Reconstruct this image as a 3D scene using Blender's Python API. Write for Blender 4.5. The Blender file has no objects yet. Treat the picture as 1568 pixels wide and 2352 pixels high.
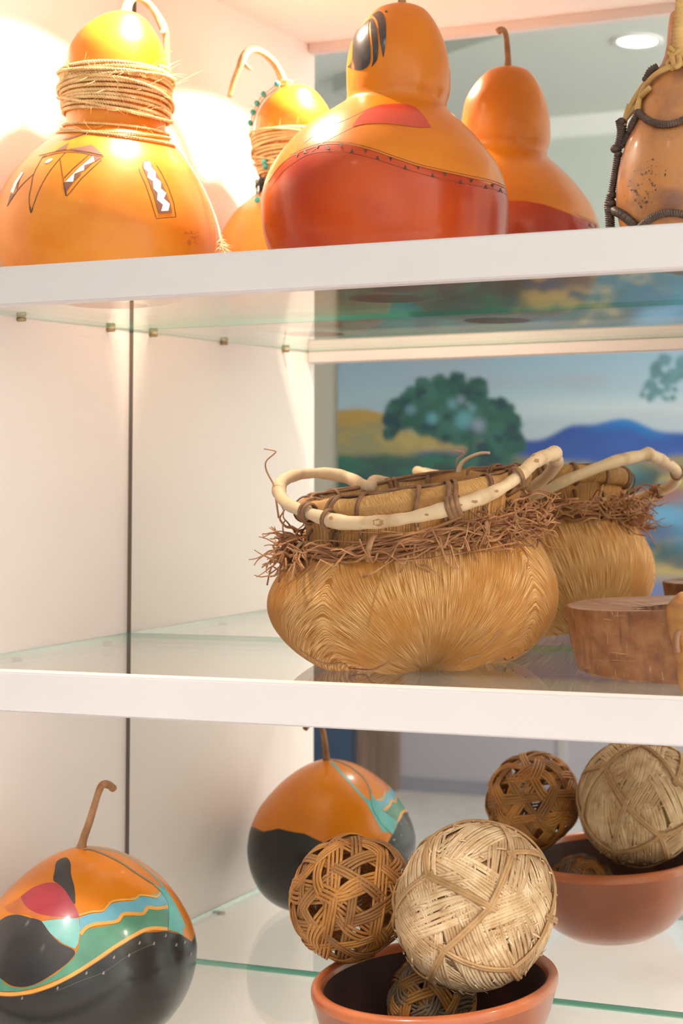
import bpy, bmesh, math, random
import numpy as np
from mathutils import Vector, Matrix
from mathutils.bvhtree import BVHTree
from mathutils.geometry import delaunay_2d_cdt

# ------------------------------------------------------------------ camera
W, H = 1568.0, 2352.0
FPX, CX, CY = 3511.37, 709.987, -322.342
CAM = np.array([1.280477, -1.200795, 0.175784])
YAW, PIT, ROL = 0.3303698, 0.0593101, -0.0115249
_fw = np.array([-math.sin(YAW)*math.cos(PIT), math.cos(YAW)*math.cos(PIT), math.sin(PIT)])
_r0 = np.array([math.cos(YAW), math.sin(YAW), 0.0]); _u0 = np.cross(_r0, _fw)
_r = _r0*math.cos(ROL)+_u0*math.sin(ROL); _u = np.cross(_r, _fw)
D = 0.44997          # mirror plane (Y)
S = bpy.context.scene
cd = bpy.data.cameras.new('camera'); cam = bpy.data.objects.new('camera', cd)
S.collection.objects.link(cam); S.camera = cam
cd.sensor_fit = 'HORIZONTAL'; cd.sensor_width = 36.0
cd.lens = FPX/W*36.0
cd.shift_x = -CX/W; cd.shift_y = CY/W
cd.clip_start = 0.01
cam.matrix_world = Matrix(((_r[0], _u[0], -_fw[0], CAM[0]), (_r[1], _u[1], -_fw[1], CAM[1]),
                           (_r[2], _u[2], -_fw[2], CAM[2]), (0, 0, 0, 1)))
cd.dof.use_dof = True; cd.dof.focus_distance = 1.50; cd.dof.aperture_fstop = 11.5

S.view_settings.view_transform = 'Standard'; S.view_settings.look = 'None'
S.view_settings.gamma = 1.0; S.view_settings.use_curve_mapping = False
S.view_settings.exposure = 0.03
S.cycles.max_bounces = 16; S.cycles.diffuse_bounces = 6; S.cycles.glossy_bounces = 8; S.cycles.transparent_max_bounces = 24

# ------------------------------------------------------------------ world + big lights
wd = bpy.data.worlds.new('world'); S.world = wd; wd.use_nodes = True
wd.node_tree.nodes['Background'].inputs[0].default_value = (0.75, 0.85, 1.0, 1)
wd.node_tree.nodes['Background'].inputs[1].default_value = 1.0
CEIL, FLOOR, ROOMY = 1.60, -1.13, -3.5      # room: ceiling, floor, opposite wall
def area(name, loc, rot, sx, sy, power, col):
    l = bpy.data.lights.new(name, 'AREA'); l.shape = 'RECTANGLE'; l.size = sx; l.size_y = sy
    l.energy = power; l.color = col
    o = bpy.data.objects.new(name, l); o.location = loc; o.rotation_euler = rot
    S.collection.objects.link(o); return o
# added light at an unseen window, placed to brighten the opposite wall
area('added_window_fill', (3.55, -.03, 0.40), (math.radians(-90), 0, 0), 1.0, 1.8, 185, (1.0, 0.945, 0.955))
PUCKS = [(0.215, 0.26), (1.60, 0.26)]
PUCK_W = 28.0
DOWN = [(-0.33, -2.5), (0.35, -1.05), (2.3, -1.6), (1.3, -2.5), (-1.5, -1.3)]  # first visible, second read off highlights, the rest added unseen to brighten the room
DOWN_W = (6.0, 155.0, 6.0, 6.0, 6.0)

# ------------------------------------------------------------------ pixel helpers
def ray(px, py):
    x = (px-W/2-CX)/FPX; y = -(py-H/2-CY)/FPX
    return _fw+x*_r+y*_u
def atY(px, py, Y):
    d = ray(px, py); return CAM+d*(Y-CAM[1])/d[1]
def atZ(px, py, Z):
    d = ray(px, py); return CAM+d*(Z-CAM[2])/d[2]
def mirY(px, py, Y):          # a point seen in the mirror, real depth Y
    P = atY(px, py, 2*D-Y); return np.array([P[0], Y, P[2]])
def depth(P): return float((np.asarray(P)-CAM)@_fw)

rnd = random.Random(7)
def lin(c):
    return tuple(((v/255)/12.92 if v/255 <= .04045 else ((v/255+.055)/1.055)**2.4) for v in c)

# ------------------------------------------------------------------ object helpers
def tag(o, label=None, cat=None, group=None, kind=None):
    if label: o['label'] = label
    if cat: o['category'] = cat
    if group: o['group'] = group
    if kind: o['kind'] = kind
    return o
ROOT = {}
def thing(name, label, cat, loc, group=None):
    o = bpy.data.objects.new(name, None); o.empty_display_size = .05
    o.location = loc; S.collection.objects.link(o); ROOT[o] = np.array(loc, float)
    return tag(o, label, cat, group)
def mesh(name, V, F, m, parent=None, smooth=True, attrs=None, mi=None):
    V = np.asarray(V, float).reshape(-1, 3)
    off = ROOT.get(parent, np.zeros(3)) if parent is not None else np.zeros(3)
    me = bpy.data.meshes.new(name)
    me.from_pydata((V-off).tolist(), [], [list(map(int, f)) for f in F])
    ms = m if isinstance(m, (list, tuple)) else [m]
    for x in ms: me.materials.append(x)
    if mi is not None: me.polygons.foreach_set('material_index', mi)
    if attrs:
        for k, a in attrs.items():
            a = np.asarray(a, np.float32)
            if a.ndim == 2:
                if a.shape[1] == 3: a = np.c_[a, np.ones(len(a), np.float32)]
                at = me.attributes.new(k, 'FLOAT_COLOR', 'POINT'); at.data.foreach_set('color', a.ravel())
            else:
                at = me.attributes.new(k, 'FLOAT', 'POINT'); at.data.foreach_set('value', a.ravel())
    if smooth: me.polygons.foreach_set('use_smooth', [True]*len(me.polygons))
    me.update()
    o = bpy.data.objects.new(name, me); S.collection.objects.link(o)
    if parent is not None:
        o.parent = parent; ROOT[o] = off
    return o
class MB:
    def __init__(s): s.V = []; s.F = []; s.A = {}
    def add(s, V, F, **at):
        n = sum(len(v) for v in s.V); V = np.asarray(V, float)
        s.V.append(V); s.F += [[i+n for i in f] for f in F]
        for k, a in at.items():
            s.A.setdefault(k, []).append(np.broadcast_to(np.asarray(a, float), (len(V),)) if np.ndim(a) < 2 else a)
    def build(s, name, m, parent=None, smooth=True):
        return mesh(name, np.concatenate(s.V), s.F, m, parent, smooth, {k: np.concatenate(a) for k, a in s.A.items()})
def boxvf(x0, x1, y0, y1, z0, z1):
    V = [(x, y, z) for x in (x0, x1) for y in (y0, y1) for z in (z0, z1)]
    F = [(0, 1, 3, 2), (4, 6, 7, 5), (0, 4, 5, 1), (2, 3, 7, 6), (0, 2, 6, 4), (1, 5, 7, 3)]
    return V, F
def box(name, x0, x1, y0, y1, z0, z1, m, parent=None, bevel=0):
    V, F = boxvf(x0, x1, y0, y1, z0, z1)
    if bevel:
        bm = bmesh.new(); vs = [bm.verts.new(v) for v in V]
        for f in F: bm.faces.new([vs[i] for i in f])
        bmesh.ops.recalc_face_normals(bm, faces=bm.faces)
        bmesh.ops.bevel(bm, geom=bm.edges[:], offset=bevel, segments=2, affect='EDGES')
        bm.verts.index_update()
        V = [v.co[:] for v in bm.verts]; F = [[v.index for v in f.verts] for f in bm.faces]; bm.free()
    return mesh(name, V, F, m, parent, smooth=False)
def catmull(P, n=8, closed=False):
    P = np.asarray(P, float); N = len(P); out = []
    for i in range(N if closed else N-1):
        if closed: a, b, c, d = P[(i-1) % N], P[i], P[(i+1) % N], P[(i+2) % N]
        else: a, b, c, d = P[max(i-1, 0)], P[i], P[i+1], P[min(i+2, N-1)]
        for k in range(n):
            t = k/n
            out.append(.5*((2*b)+(-a+c)*t+(2*a-5*b+4*c-d)*t*t+(-a+3*b-3*c+d)*t**3))
    if not closed: out.append(P[-1])
    return np.array(out)
def tubevf(P, R, n=8, closed=False, flat=None, up=None, caps=True):
    """tube along P; R scalar/array; flat=(w,h) multipliers for a ribbon; up = outward vectors"""
    P = np.asarray(P, float); N = len(P); R = np.broadcast_to(np.asarray(R, float), (N,))
    T = np.gradient(P, axis=0) if not closed else np.roll(P, -1, 0)-np.roll(P, 1, 0)
    T /= np.linalg.norm(T, axis=1)[:, None]+1e-12
    nrm = np.zeros_like(P)
    if up is not None:
        U = np.asarray(up, float); nrm = U-(U*T).sum(1)[:, None]*T
        nrm /= np.linalg.norm(nrm, axis=1)[:, None]+1e-12
    else:
        a = np.array([0, 0, 1.]) if abs(T[0][2]) < .9 else np.array([1., 0, 0])
        v = a-T[0]*(a@T[0]); v /= np.linalg.norm(v)
        for i in range(N):
            v = v-T[i]*(v@T[i]); v /= np.linalg.norm(v)+1e-12; nrm[i] = v
    bi = np.cross(T, nrm)
    ang = np.arange(n)*2*math.pi/n
    w, h = flat if flat else (1, 1)
    V = (P[:, None, :]+R[:, None, None]*(h*np.cos(ang)[None, :, None]*nrm[:, None, :]+w*np.sin(ang)[None, :, None]*bi[:, None, :])).reshape(-1, 3)
    F = []
    for i in range(N if closed else N-1):
        j = (i+1) % N
        for k in range(n):
            l = (k+1) % n; F.append((i*n+k, i*n+l, j*n+l, j*n+k))
    if caps and not closed:
        F.append(tuple(range(n-1, -1, -1))); F.append(tuple((N-1)*n+k for k in range(n)))
    return V, F
def tube(name, P, R, m, parent=None, **k):
    V, F = tubevf(P, R, **k); return mesh(name, V, F, m, parent)
def loft(centers, radii, n=96, fn=None):
    """closed surface of revolution-like rings; first = top, last = bottom"""
    C = np.asarray(centers, float); R = np.asarray(radii, float); th = np.arange(n)*2*math.pi/n
    V = []
    for i in range(len(C)):
        rr = R[i]*np.ones(n) if fn is None else R[i]*fn(i/(len(C)-1), th)
        V.append(np.c_[C[i, 0]+rr*np.cos(th), C[i, 1]+rr*np.sin(th), np.full(n, C[i, 2])])
    V = np.concatenate(V); F = []
    for i in range(len(C)-1):
        for k in range(n):
            l = (k+1) % n; F.append((i*n+k, (i+1)*n+k, (i+1)*n+l, i*n+l))
    t = len(V); V = np.r_[V, C[:1], C[-1:]]
    for k in range(n):
        l = (k+1) % n; F.append((t, k, l)); b = (len(C)-1)*n; F.append((t+1, b+l, b+k))
    return V, F
def bvh_of(V, F): return BVHTree.FromPolygons([tuple(v) for v in V], [list(f) for f in F])

# ------------------------------------------------------------------ materials
def newmat(name):
    m = bpy.data.materials.new(name); m.use_nodes = True
    nt = m.node_tree; b = nt.nodes['Principled BSDF']; return m, nt, b
def nd(nt, t, **k):
    n = nt.nodes.new(t)
    for a, v in k.items():
        if a.startswith('i_'): n.inputs[a[2:].replace('_', ' ')].default_value = v
        else: setattr(n, a, v)
    return n
def mixrgb(nt, fac, a, b, bt='MIX'):
    n = nt.nodes.new('ShaderNodeMix'); n.data_type = 'RGBA'; n.blend_type = bt
    for s, v in ((0, fac), (6, a), (7, b)):
        if hasattr(v, 'is_output'): nt.links.new(v, n.inputs[s])
        elif s == 0: n.inputs[0].default_value = v
        else: n.inputs[s].default_value = (*v[:3], 1)
    return n.outputs[2]
def ramp(nt, src, lo, hi):
    n = nt.nodes.new('ShaderNodeMapRange'); n.inputs[1].default_value = lo; n.inputs[2].default_value = hi
    nt.links.new(src, n.inputs[0]); return n.outputs[0]
def mk(name, col, rough=.5, col2=None, scale=20, stretch=(1, 1, 1), lo=.35, hi=.65, bump=0, bscale=None, spec=.5, coat=0, attr=None, detail=4, sheen=0, metal=0):
    """principled with noise-mixed colour; attr = list of (attribute, colour, sharpness)"""
    m, nt, b = newmat(name)
    tc = nt.nodes.new('ShaderNodeTexCoord'); mp = nt.nodes.new('ShaderNodeMapping')
    mp.inputs['Scale'].default_value = stretch; nt.links.new(tc.outputs['Object'], mp.inputs['Vector'])
    c = None
    if col2 is not None:
        no = nd(nt, 'ShaderNodeTexNoise'); no.inputs['Scale'].default_value = scale; no.inputs['Detail'].default_value = detail
        nt.links.new(mp.outputs[0], no.inputs['Vector'])
        c = mixrgb(nt, ramp(nt, no.outputs[0], lo, hi), col, col2)
    for a, ac, sharp in (attr or []):
        at = nt.nodes.new('ShaderNodeAttribute'); at.attribute_name = a
        f = ramp(nt, at.outputs['Fac'], -sharp, sharp)
        if isinstance(ac[0], (tuple, list)):
            n3 = nd(nt, 'ShaderNodeTexNoise'); n3.inputs['Scale'].default_value = 9; n3.inputs['Detail'].default_value = 5
            nt.links.new(mp.outputs[0], n3.inputs['Vector']); ac = mixrgb(nt, ramp(nt, n3.outputs[0], .35, .65), *ac)
        c = mixrgb(nt, f, c if c is not None else col, ac)
    if c is None: b.inputs['Base Color'].default_value = (*col[:3], 1)
    else: nt.links.new(c, b.inputs['Base Color'])
    b.inputs['Roughness'].default_value = rough
    b.inputs['Specular IOR Level'].default_value = spec
    b.inputs['Coat Weight'].default_value = coat; b.inputs['Coat Roughness'].default_value = .12
    b.inputs['Metallic'].default_value = metal
    if bump:
        n2 = nd(nt, 'ShaderNodeTexNoise'); n2.inputs['Scale'].default_value = bscale or scale; n2.inputs['Detail'].default_value = 5
        nt.links.new(mp.outputs[0], n2.inputs['Vector'])
        bp = nt.nodes.new('ShaderNodeBump'); bp.inputs['Strength'].default_value = bump; bp.inputs['Distance'].default_value = .002
        nt.links.new(n2.outputs[0], bp.inputs['Height']); nt.links.new(bp.outputs[0], b.inputs['Normal'])
    return m
def mkattr(name, rough=.6, amap='Col', bump=0, bscale=300):
    m, nt, b = newmat(name)
    at = nt.nodes.new('ShaderNodeAttribute'); at.attribute_name = amap
    nt.links.new(at.outputs['Color'], b.inputs['Base Color']); b.inputs['Roughness'].default_value = rough
    if bump:
        tc = nt.nodes.new('ShaderNodeTexCoord'); n2 = nd(nt, 'ShaderNodeTexNoise'); n2.inputs['Scale'].default_value = bscale
        nt.links.new(tc.outputs['Object'], n2.inputs['Vector'])
        bp = nt.nodes.new('ShaderNodeBump'); bp.inputs['Strength'].default_value = bump; bp.inputs['Distance'].default_value = .002
        nt.links.new(n2.outputs[0], bp.inputs['Height']); nt.links.new(bp.outputs[0], b.inputs['Normal'])
    return m
def emit(name, col, st):
    m, nt, b = newmat(name); b.inputs['Base Color'].default_value = (*col, 1)
    b.inputs['Emission Color'].default_value = (*col, 1); b.inputs['Emission Strength'].default_value = st; return m
def fibre(name, c1, c2, c3, fa=90, fl=3, rough=.7, bump=.8):
    """streaky plant fibre: attributes fa (across) and fl (along)"""
    m, nt, b = newmat(name)
    cb = nt.nodes.new('ShaderNodeCombineXYZ')
    for i, (a, s) in enumerate((('fa', fa), ('fl', fl))):
        at = nt.nodes.new('ShaderNodeAttribute'); at.attribute_name = a
        mu = nt.nodes.new('ShaderNodeMath'); mu.operation = 'MULTIPLY'; mu.inputs[1].default_value = s
        nt.links.new(at.outputs['Fac'], mu.inputs[0]); nt.links.new(mu.outputs[0], cb.inputs[i])
    no = nd(nt, 'ShaderNodeTexNoise'); no.inputs['Scale'].default_value = 1; no.inputs['Detail'].default_value = 3
    nt.links.new(cb.outputs[0], no.inputs['Vector'])
    tc = nt.nodes.new('ShaderNodeTexCoord')
    n2 = nd(nt, 'ShaderNodeTexNoise'); n2.inputs['Scale'].default_value = 14; n2.inputs['Detail'].default_value = 3
    nt.links.new(tc.outputs['Object'], n2.inputs['Vector'])
    c = mixrgb(nt, ramp(nt, no.outputs[0], .40, .62), c1, c2)
    c = mixrgb(nt, ramp(nt, n2.outputs[0], .45, .7), c, c3)
    nt.links.new(c, b.inputs['Base Color']); b.inputs['Roughness'].default_value = rough
    b.inputs['Specular IOR Level'].default_value = .25
    bp = nt.nodes.new('ShaderNodeBump'); bp.inputs['Strength'].default_value = bump; bp.inputs['Distance'].default_value = .003
    nt.links.new(no.outputs[0], bp.inputs['Height']); nt.links.new(bp.outputs[0], b.inputs['Normal'])
    return m
def thin_glass(name, tint):
    m, nt, b = newmat(name); nt.nodes.remove(b)
    out = nt.nodes['Material Output']
    g = nt.nodes.new('ShaderNodeNewGeometry'); dt = nt.nodes.new('ShaderNodeVectorMath'); dt.operation = 'DOT_PRODUCT'
    nt.links.new(g.outputs['Normal'], dt.inputs[0]); nt.links.new(g.outputs['Incoming'], dt.inputs[1])
    def ma(op, a, v=None):
        n = nt.nodes.new('ShaderNodeMath'); n.operation = op; nt.links.new(a, n.inputs[0])
        if v is not None: n.inputs[1].default_value = v
        return n.outputs[0]
    c = ma('ABSOLUTE', dt.outputs['Value']); n = nt.nodes.new('ShaderNodeMath'); n.operation = 'SUBTRACT'
    n.inputs[0].default_value = 1; nt.links.new(c, n.inputs[1])
    f = ma('ADD', ma('MULTIPLY', ma('POWER', n.outputs[0], 5), .96), .04)
    tr = nt.nodes.new('ShaderNodeBsdfTransparent'); tr.inputs[0].default_value = (*tint, 1)
    gl = nt.nodes.new('ShaderNodeBsdfGlossy'); gl.inputs['Roughness'].default_value = .0; gl.inputs[0].default_value = (1, 1, 1, 1)
    mx = nt.nodes.new('ShaderNodeMixShader'); nt.links.new(f, mx.inputs[0]); nt.links.new(tr.outputs[0], mx.inputs[1]); nt.links.new(gl.outputs[0], mx.inputs[2])
    nt.links.new(mx.outputs[0], out.inputs[0]); return m

M_white = mk('cabinet_paint', (.74, .67, .68), .38, col2=(.71, .645, .65), scale=6, bump=.02, bscale=90)
M_in = mk('cabinet_inner_paint', (.86, .785, .76), .5)
M_gap = mk('dark_gap', (.13, .10, .08), .6)
M_wallroom = mk('room_wall_paint', (.62, .68, .63), .7)
M_ceil = mk('room_ceiling_paint', (.84, .87, .84), .8)
M_floor = mk('pale_stone_floor', (.84, .78, .76), .35, col2=(.62, .52, .47), scale=2.5, lo=.5, hi=.8)
M_wain = mk('wainscot_paint', (.46, .43, .48), .5)
M_bluedoor = mk('blue_door_paint', (.06, .10, .19), .5)
M_brownframe = mk('brown_frame', (.28, .19, .15), .5, col2=(.2, .13, .1), scale=4, stretch=(8, 8, 1))
m, nt, b = newmat('mirror_silver'); b.inputs['Base Color'].default_value = (.90, .91, .885, 1)
b.inputs['Metallic'].default_value = 1; b.inputs['Roughness'].default_value = 0; M_mirror = m
M_glass = thin_glass('clear_glass', (.965, .975, .965))
m, nt, b = newmat('green_glass_edge'); b.inputs['Base Color'].default_value = (.10, .42, .30, 1)
b.inputs['Roughness'].default_value = .15; b.inputs['Transmission Weight'].default_value = .35; M_gedge = m
M_peg = mk('brass_peg', (.42, .30, .17), .4, metal=.6)

# ================================================================== room setting
def struct(o): o['kind'] = 'structure'; return o
RX0, RX1 = -4.2, 4.6
struct(box('floor', RX0, RX1, ROOMY-.1, .6, FLOOR-.08, FLOOR, M_floor))
struct(box('ceiling', RX0, RX1, ROOMY-.1, .6, CEIL, CEIL+.08, M_ceil))
struct(box('wall_front', RX0, RX1, ROOMY-.1, ROOMY, FLOOR, CEIL, M_wallroom))
struct(box('wall_left', RX0-.1, RX0, ROOMY-.1, .6, FLOOR, CEIL, M_wallroom))
struct(box('wall_right', RX1, RX1+.1, ROOMY-.1, .6, FLOOR, CEIL, M_wallroom))
# added unseen window in the cabinet wall, right of the cabinet
wn = bpy.data.objects.new('added_window_1', None); S.collection.objects.link(wn); struct(wn); ROOT[wn] = np.zeros(3)
for a in ((3.0, 3.05, -.55, 1.35), (4.05, 4.10, -.55, 1.35), (3.52, 3.57, -.50, 1.30), (3.05, 4.05, -.55, -.50), (3.05, 4.05, 1.30, 1.35)):
    box('added_window_frame', a[0], a[1], .03, .08, a[2], a[3], M_white, wn)
# wall around the built-in cabinet
wb = MB()
CABR = 1.90
for a in ((RX0, -.02, .0, .1, FLOOR, CEIL), (CABR+.02, 3.0, .0, .1, FLOOR, CEIL), (4.10, RX1, .0, .1, FLOOR, CEIL), (3.0, 4.10, .0, .1, FLOOR, -.55), (3.0, 4.10, .0, .1, 1.35, CEIL), (-.02, CABR+.02, .0, .1, .867, CEIL), (-.02, CABR+.02, .0, .1, FLOOR, -.90)):
    wb.add(*boxvf(*a))
struct(wb.build('wall_back', M_wallroom, smooth=False))
# crown moulding and tray ceiling edge on the far side of the room
cr = MB()
prof = [(0, 0), (.03, 0), (.03, -.0), (.05, .03), (.10, .09), (.12, .10), (.12, .13), (0, .13)]
V = [(x, ROOMY+a, CEIL-.13+b_) for x in (RX0, RX1) for a, b_ in prof]; n = len(prof)
cr.add(V, [(k, (k+1) % n, n+(k+1) % n, n+k) for k in range(n)])
struct(cr.build('trim_1', M_ceil, smooth=False))
V, F = [], []
for x, y, z in ((-1.6, ROOMY+.75, CEIL), (-.15, ROOMY+1.5, CEIL), (2.2, ROOMY+1.5, CEIL), (2.2, -.6, CEIL), (RX1, -.6, CEIL), (RX1, ROOMY, CEIL), (-1.6, ROOMY, CEIL)):
    V += [(x, y, z), (x, y, z-.06)]
k = 7
F = [tuple(2*i for i in range(k)), tuple(2*i+1 for i in range(k-1, -1, -1))]+[(2*i, 2*i+1, 2*((i+1) % k)+1, 2*((i+1) % k)) for i in range(k)]
struct(mesh('trim_2', V, F, mk('soffit_paint', (.66, .69, .65), .8), smooth=False))
# wainscot below the painting, pilaster strips, blue door with brown frame
ws = struct(box('trim_3', -1.72, RX1, ROOMY, ROOMY+.02, FLOOR, -.72, M_wain))
struct(box('baseboard_front', -1.72, RX1, ROOMY+.02, ROOMY+.035, FLOOR, FLOOR+.05, mk('grey_base', (.30, .29, .34), .5)))
for x in (-1.03, .3): struct(box('trim_4', x, x+.035, ROOMY+.02, ROOMY+.03, FLOOR+.05, -.72, mk('wainscot_strip', (.52, .47, .47), .5)))
struct(box('trim_6', -2.75, -2.0, ROOMY, ROOMY+.03, -.60, 1.0, mk('beige_casing', (.62, .57, .49), .6)))
struct(box('trim_5', -1.90, -1.72, ROOMY, ROOMY+.06, FLOOR, -.60, M_brownframe))
dr = struct(box('door_1', -2.75, -1.90, ROOMY, ROOMY+.05, FLOOR, -.60, M_bluedoor))

# recessed ceiling downlights, the later ones added unseen as fill
M_bulb = emit('lamp_glow', (1.0, .93, .82), 14)
M_trimring = mk('lamp_trim', (.8, .8, .78), .4)
for i, (x, y) in enumerate(DOWN):
    zc = CEIL-(.06 if i == 0 else 0)
    t = thing('recessed_downlight', ['round glowing recessed downlight in the grey-green ceiling soffit', 'recessed downlight in the ceiling in front of the cabinet shelves', 'added unseen fill light in the ceiling beyond the cabinet end',
                                     'added unseen fill light in the middle of the room ceiling', 'added unseen fill light in the ceiling before the blue door'][i], 'ceiling light', (x, y, zc), 'ceiling downlights')
    a = np.arange(40)*2*math.pi/40
    R = [(.085, 0), (.085, -.006), (.066, -.008), (.062, -.004)]
    V = np.array([(x+q*math.cos(s), y+q*math.sin(s), zc+h) for q, h in R for s in a]); F = []
    for j in range(3):
        for s in range(40): F.append((j*40+s, j*40+(s+1) % 40, (j+1)*40+(s+1) % 40, (j+1)*40+s))
    mesh('trim_ring', V, F, M_trimring, t)
    V = np.array([(x+.062*math.cos(s), y+.062*math.sin(s), zc-.004) for s in a]); mesh('lens', V, [tuple(range(40))], M_bulb, t)
    l = bpy.data.lights.new('downlight', 'SPOT'); l.energy = DOWN_W[i]; l.color = (1, .90, .82); l.spot_size = math.radians(84 if i == 1 else 130); l.spot_blend = .7; l.shadow_soft_size = .06
    o = bpy.data.objects.new('downlight_beam', l); o.location = (0, 0, -.03); o.parent = t; S.collection.objects.link(o)

# ------------------------------------------------------------------ painting (colours worked out in the picture's own plane)
def painting():
    X0, X1, Z0, Z1 = -1.995, .45, -.66, .98
    nx, nz = 340, 230
    xs = np.linspace(X0, X1, nx); zs = np.linspace(Z1, Z0, nz)
    GX, GZ = np.meshgrid(xs, zs)
    # the painting's own drawing grid: u to the right, v downwards
    u = 790+(GX+1.995)/1.485*778; v = 820+(.622-GZ)/1.2095*700-(GX+1.77)*8
    rs = np.random.RandomState(3)
    def nz2(sx, sy, seed):
        r = np.random.RandomState(seed); g = r.rand(60, 60)
        a = (u/sx) % 59; b = (v/sy) % 59; i = a.astype(int); j = b.astype(int); fa = a-i; fb = b-j
        fa = fa*fa*(3-2*fa); fb = fb*fb*(3-2*fb)
        i2 = (i+1) % 60; j2 = (j+1) % 60
        return g[j, i]*(1-fa)*(1-fb)+g[j, i2]*fa*(1-fb)+g[j2, i]*(1-fa)*fb+g[j2, i2]*fa*fb
    def fb(sx, sy, seed): return .6*nz2(sx, sy, seed)+.3*nz2(sx/2.1, sy/2.1, seed+1)+.1*nz2(sx/4.3, sy/4.3, seed+2)
    def c(*k): return np.array(lin(k))[None, None, :]
    def sm(x): return np.clip(x, 0, 1)[..., None]
    t = np.clip((v-640)/360, 0, 1)
    img = c(112, 158, 188)*(1-t)[..., None]+c(178, 198, 200)*t[..., None]
    st = fb(260, 34, 11)
    img = img*(1-sm((st-.45)*2.2)*.75)+c(165, 168, 178)*sm((st-.45)*2.2)*.75
    st2 = fb(300, 26, 21)
    img = img*(1-sm((st2-.55)*3)*.6)+c(150, 184, 205)*sm((st2-.55)*3)*.6
    w = sm(1-np.abs(v-945-(u-1300)*.02)/38)*sm((u-1050)/250)*.5; img = img*(1-w)+c(205, 214, 212)*w
    def lay(mask, col, k=1.0):
        nonlocal img
        mk_ = np.clip(mask, 0, 1)[..., None]*k; img = img*(1-mk_)+col*mk_
    e = lambda d, s=6: np.clip(d/s+.5, 0, 1)
    # distant blue range
    ridge = 1006+14*np.sin(u/47.)-18*np.exp(-((u-1330)/45)**2)-26*np.exp(-((u-1462)/60)**2)-14*np.exp(-((u-1560)/50)**2)-30*np.exp(-((u-1800)/120)**2)
    lay(e(v-ridge, 10), c(58, 84, 150)); lay(e(v-ridge, 10)*np.exp(-((u-1465)/80)**2)*np.clip(1-(v-ridge)/34, 0, 1), c(42, 128, 196))
    lay(e(v-ridge-26-10*fb(120, 60, 5), 16), c(62, 92, 158)*(.8+.4*fb(90, 18, 8)[..., None]))
    lay(e(v-1062+12*np.sin(u/80.), 14), c(150, 140, 96)); 
    # near ground
    g = fb(70, 40, 31); g2 = fb(48, 26, 41); g3 = fb(120, 30, 51)
    lay(e(v-1078, 26), c(74, 92, 84)); 
    lay(e(v-1070, 30)*np.clip((g-.45)*5, 0, 1), c(176, 156, 100)); lay(e(v-1075, 30)*np.clip((g2-.56)*7, 0, 1), c(60, 96, 112))
    lay(e(v-1075, 30)*np.clip((g3-.62)*7, 0, 1), c(150, 112, 100))
    lay(np.exp(-((u-1400)/60)**2-((v-1090)/14)**2), c(120, 180, 182))
    # river and rocks to the right
    lay(np.exp(-((u-1545)/70)**4-((v-1145)/20)**4)*.9, c(150, 104, 92))
    lay(np.exp(-((u-1525-(v-1180)*.8)/55)**4-((v-1185)/24)**4), c(104, 160, 190))
    lay(np.exp(-((u-1500)/60)**4-((v-1230)/18)**4)*.8, c(96, 112, 140))
    lay(np.exp(-((u-1560)/60)**4-((v-1270)/26)**4)*.8, c(70, 96, 98))
    lay(e(v-1325, 30)*e(1700-u, 60), c(112, 122, 158))
    lay(np.exp(-((u-1640)/90)**4-((v-1200)/60)**4)*.8, c(96, 150, 184))
    # ochre hill at the left
    hill = 944+.00045*(u-770)**2+3*np.sin(u/20.)
    lay(e(v-hill, 8)*e(960-u, 60), c(182, 150, 82)); lay(e(v-hill-30-12*np.sin(u/31.), 24)*e(980-u, 60), c(150, 146, 110))
    lay(e(v-hill-44, 20)*e(960-u, 60)*np.clip((g2-.4)*4, 0, 1), c(170, 152, 96))
    # ochre scrub under the tree, dark green foreground
    lay(np.exp(-((u-1040)/130)**4-((v-1022)/26)**4), c(176, 156, 98)*(.75+.5*g2[..., None]))
    lay(e(v-1042-18*fb(50, 200, 61), 16)*e(1220-u, 60), c(66, 92, 86)*(.7+.6*g[..., None]))
    lay(e(v-1050, 16)*e(1180-u, 60)*np.clip((g2-.5)*5, 0, 1)*.8, c(58, 116, 96))
    # big tree: a crown of many leaf clumps with sky gaps
    tr = np.zeros_like(u)
    for bx, by, br in ((1050, 905, 42), (1010, 920, 44), (1090, 918, 46), (965, 945, 44), (930, 955, 26), (1130, 945, 44), (1165, 960, 34), (1185, 990, 34), (1060, 955, 60), (1000, 975, 46), (1120, 985, 46), (920, 985, 26), (1160, 1010, 40), (1195, 1030, 34), (1150, 1060, 46)):
        for q in range(7):
            a = rs.rand()*6.28; rr = br*rs.rand()**.5*.8
            tr = np.maximum(tr, 1.25-((u-bx-rr*math.cos(a))**2+(v-by-rr*math.sin(a))**2)**.5/(br*.62))
    tr += (fb(18, 18, 71)-.5)*.9*np.clip(tr*4, 0, 1)
    lay(e(tr-.25, .25), c(62, 104, 92)*(.62+.75*fb(26, 22, 81)[..., None])); lay(e(tr-.3, .3)*np.clip((fb(30, 26, 91)-.52)*6, 0, 1), c(50, 76, 82))
    for bx, by, br, k in ((967, 947, 13, 0), (1018, 968, 14, 1), (1085, 925, 10, 2), (1065, 935, 12, 0), (1110, 945, 10, 0), (1092, 972, 22, 1), (1125, 985, 17, 2)):
        lay(np.exp(-(((u-bx)**2+(v-by)**2)/br**2)**1.5), (c(120, 160, 172), c(110, 172, 182), c(150, 158, 176))[k], .75)
    # slender tree at the right
    tr = np.zeros_like(u)
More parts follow.
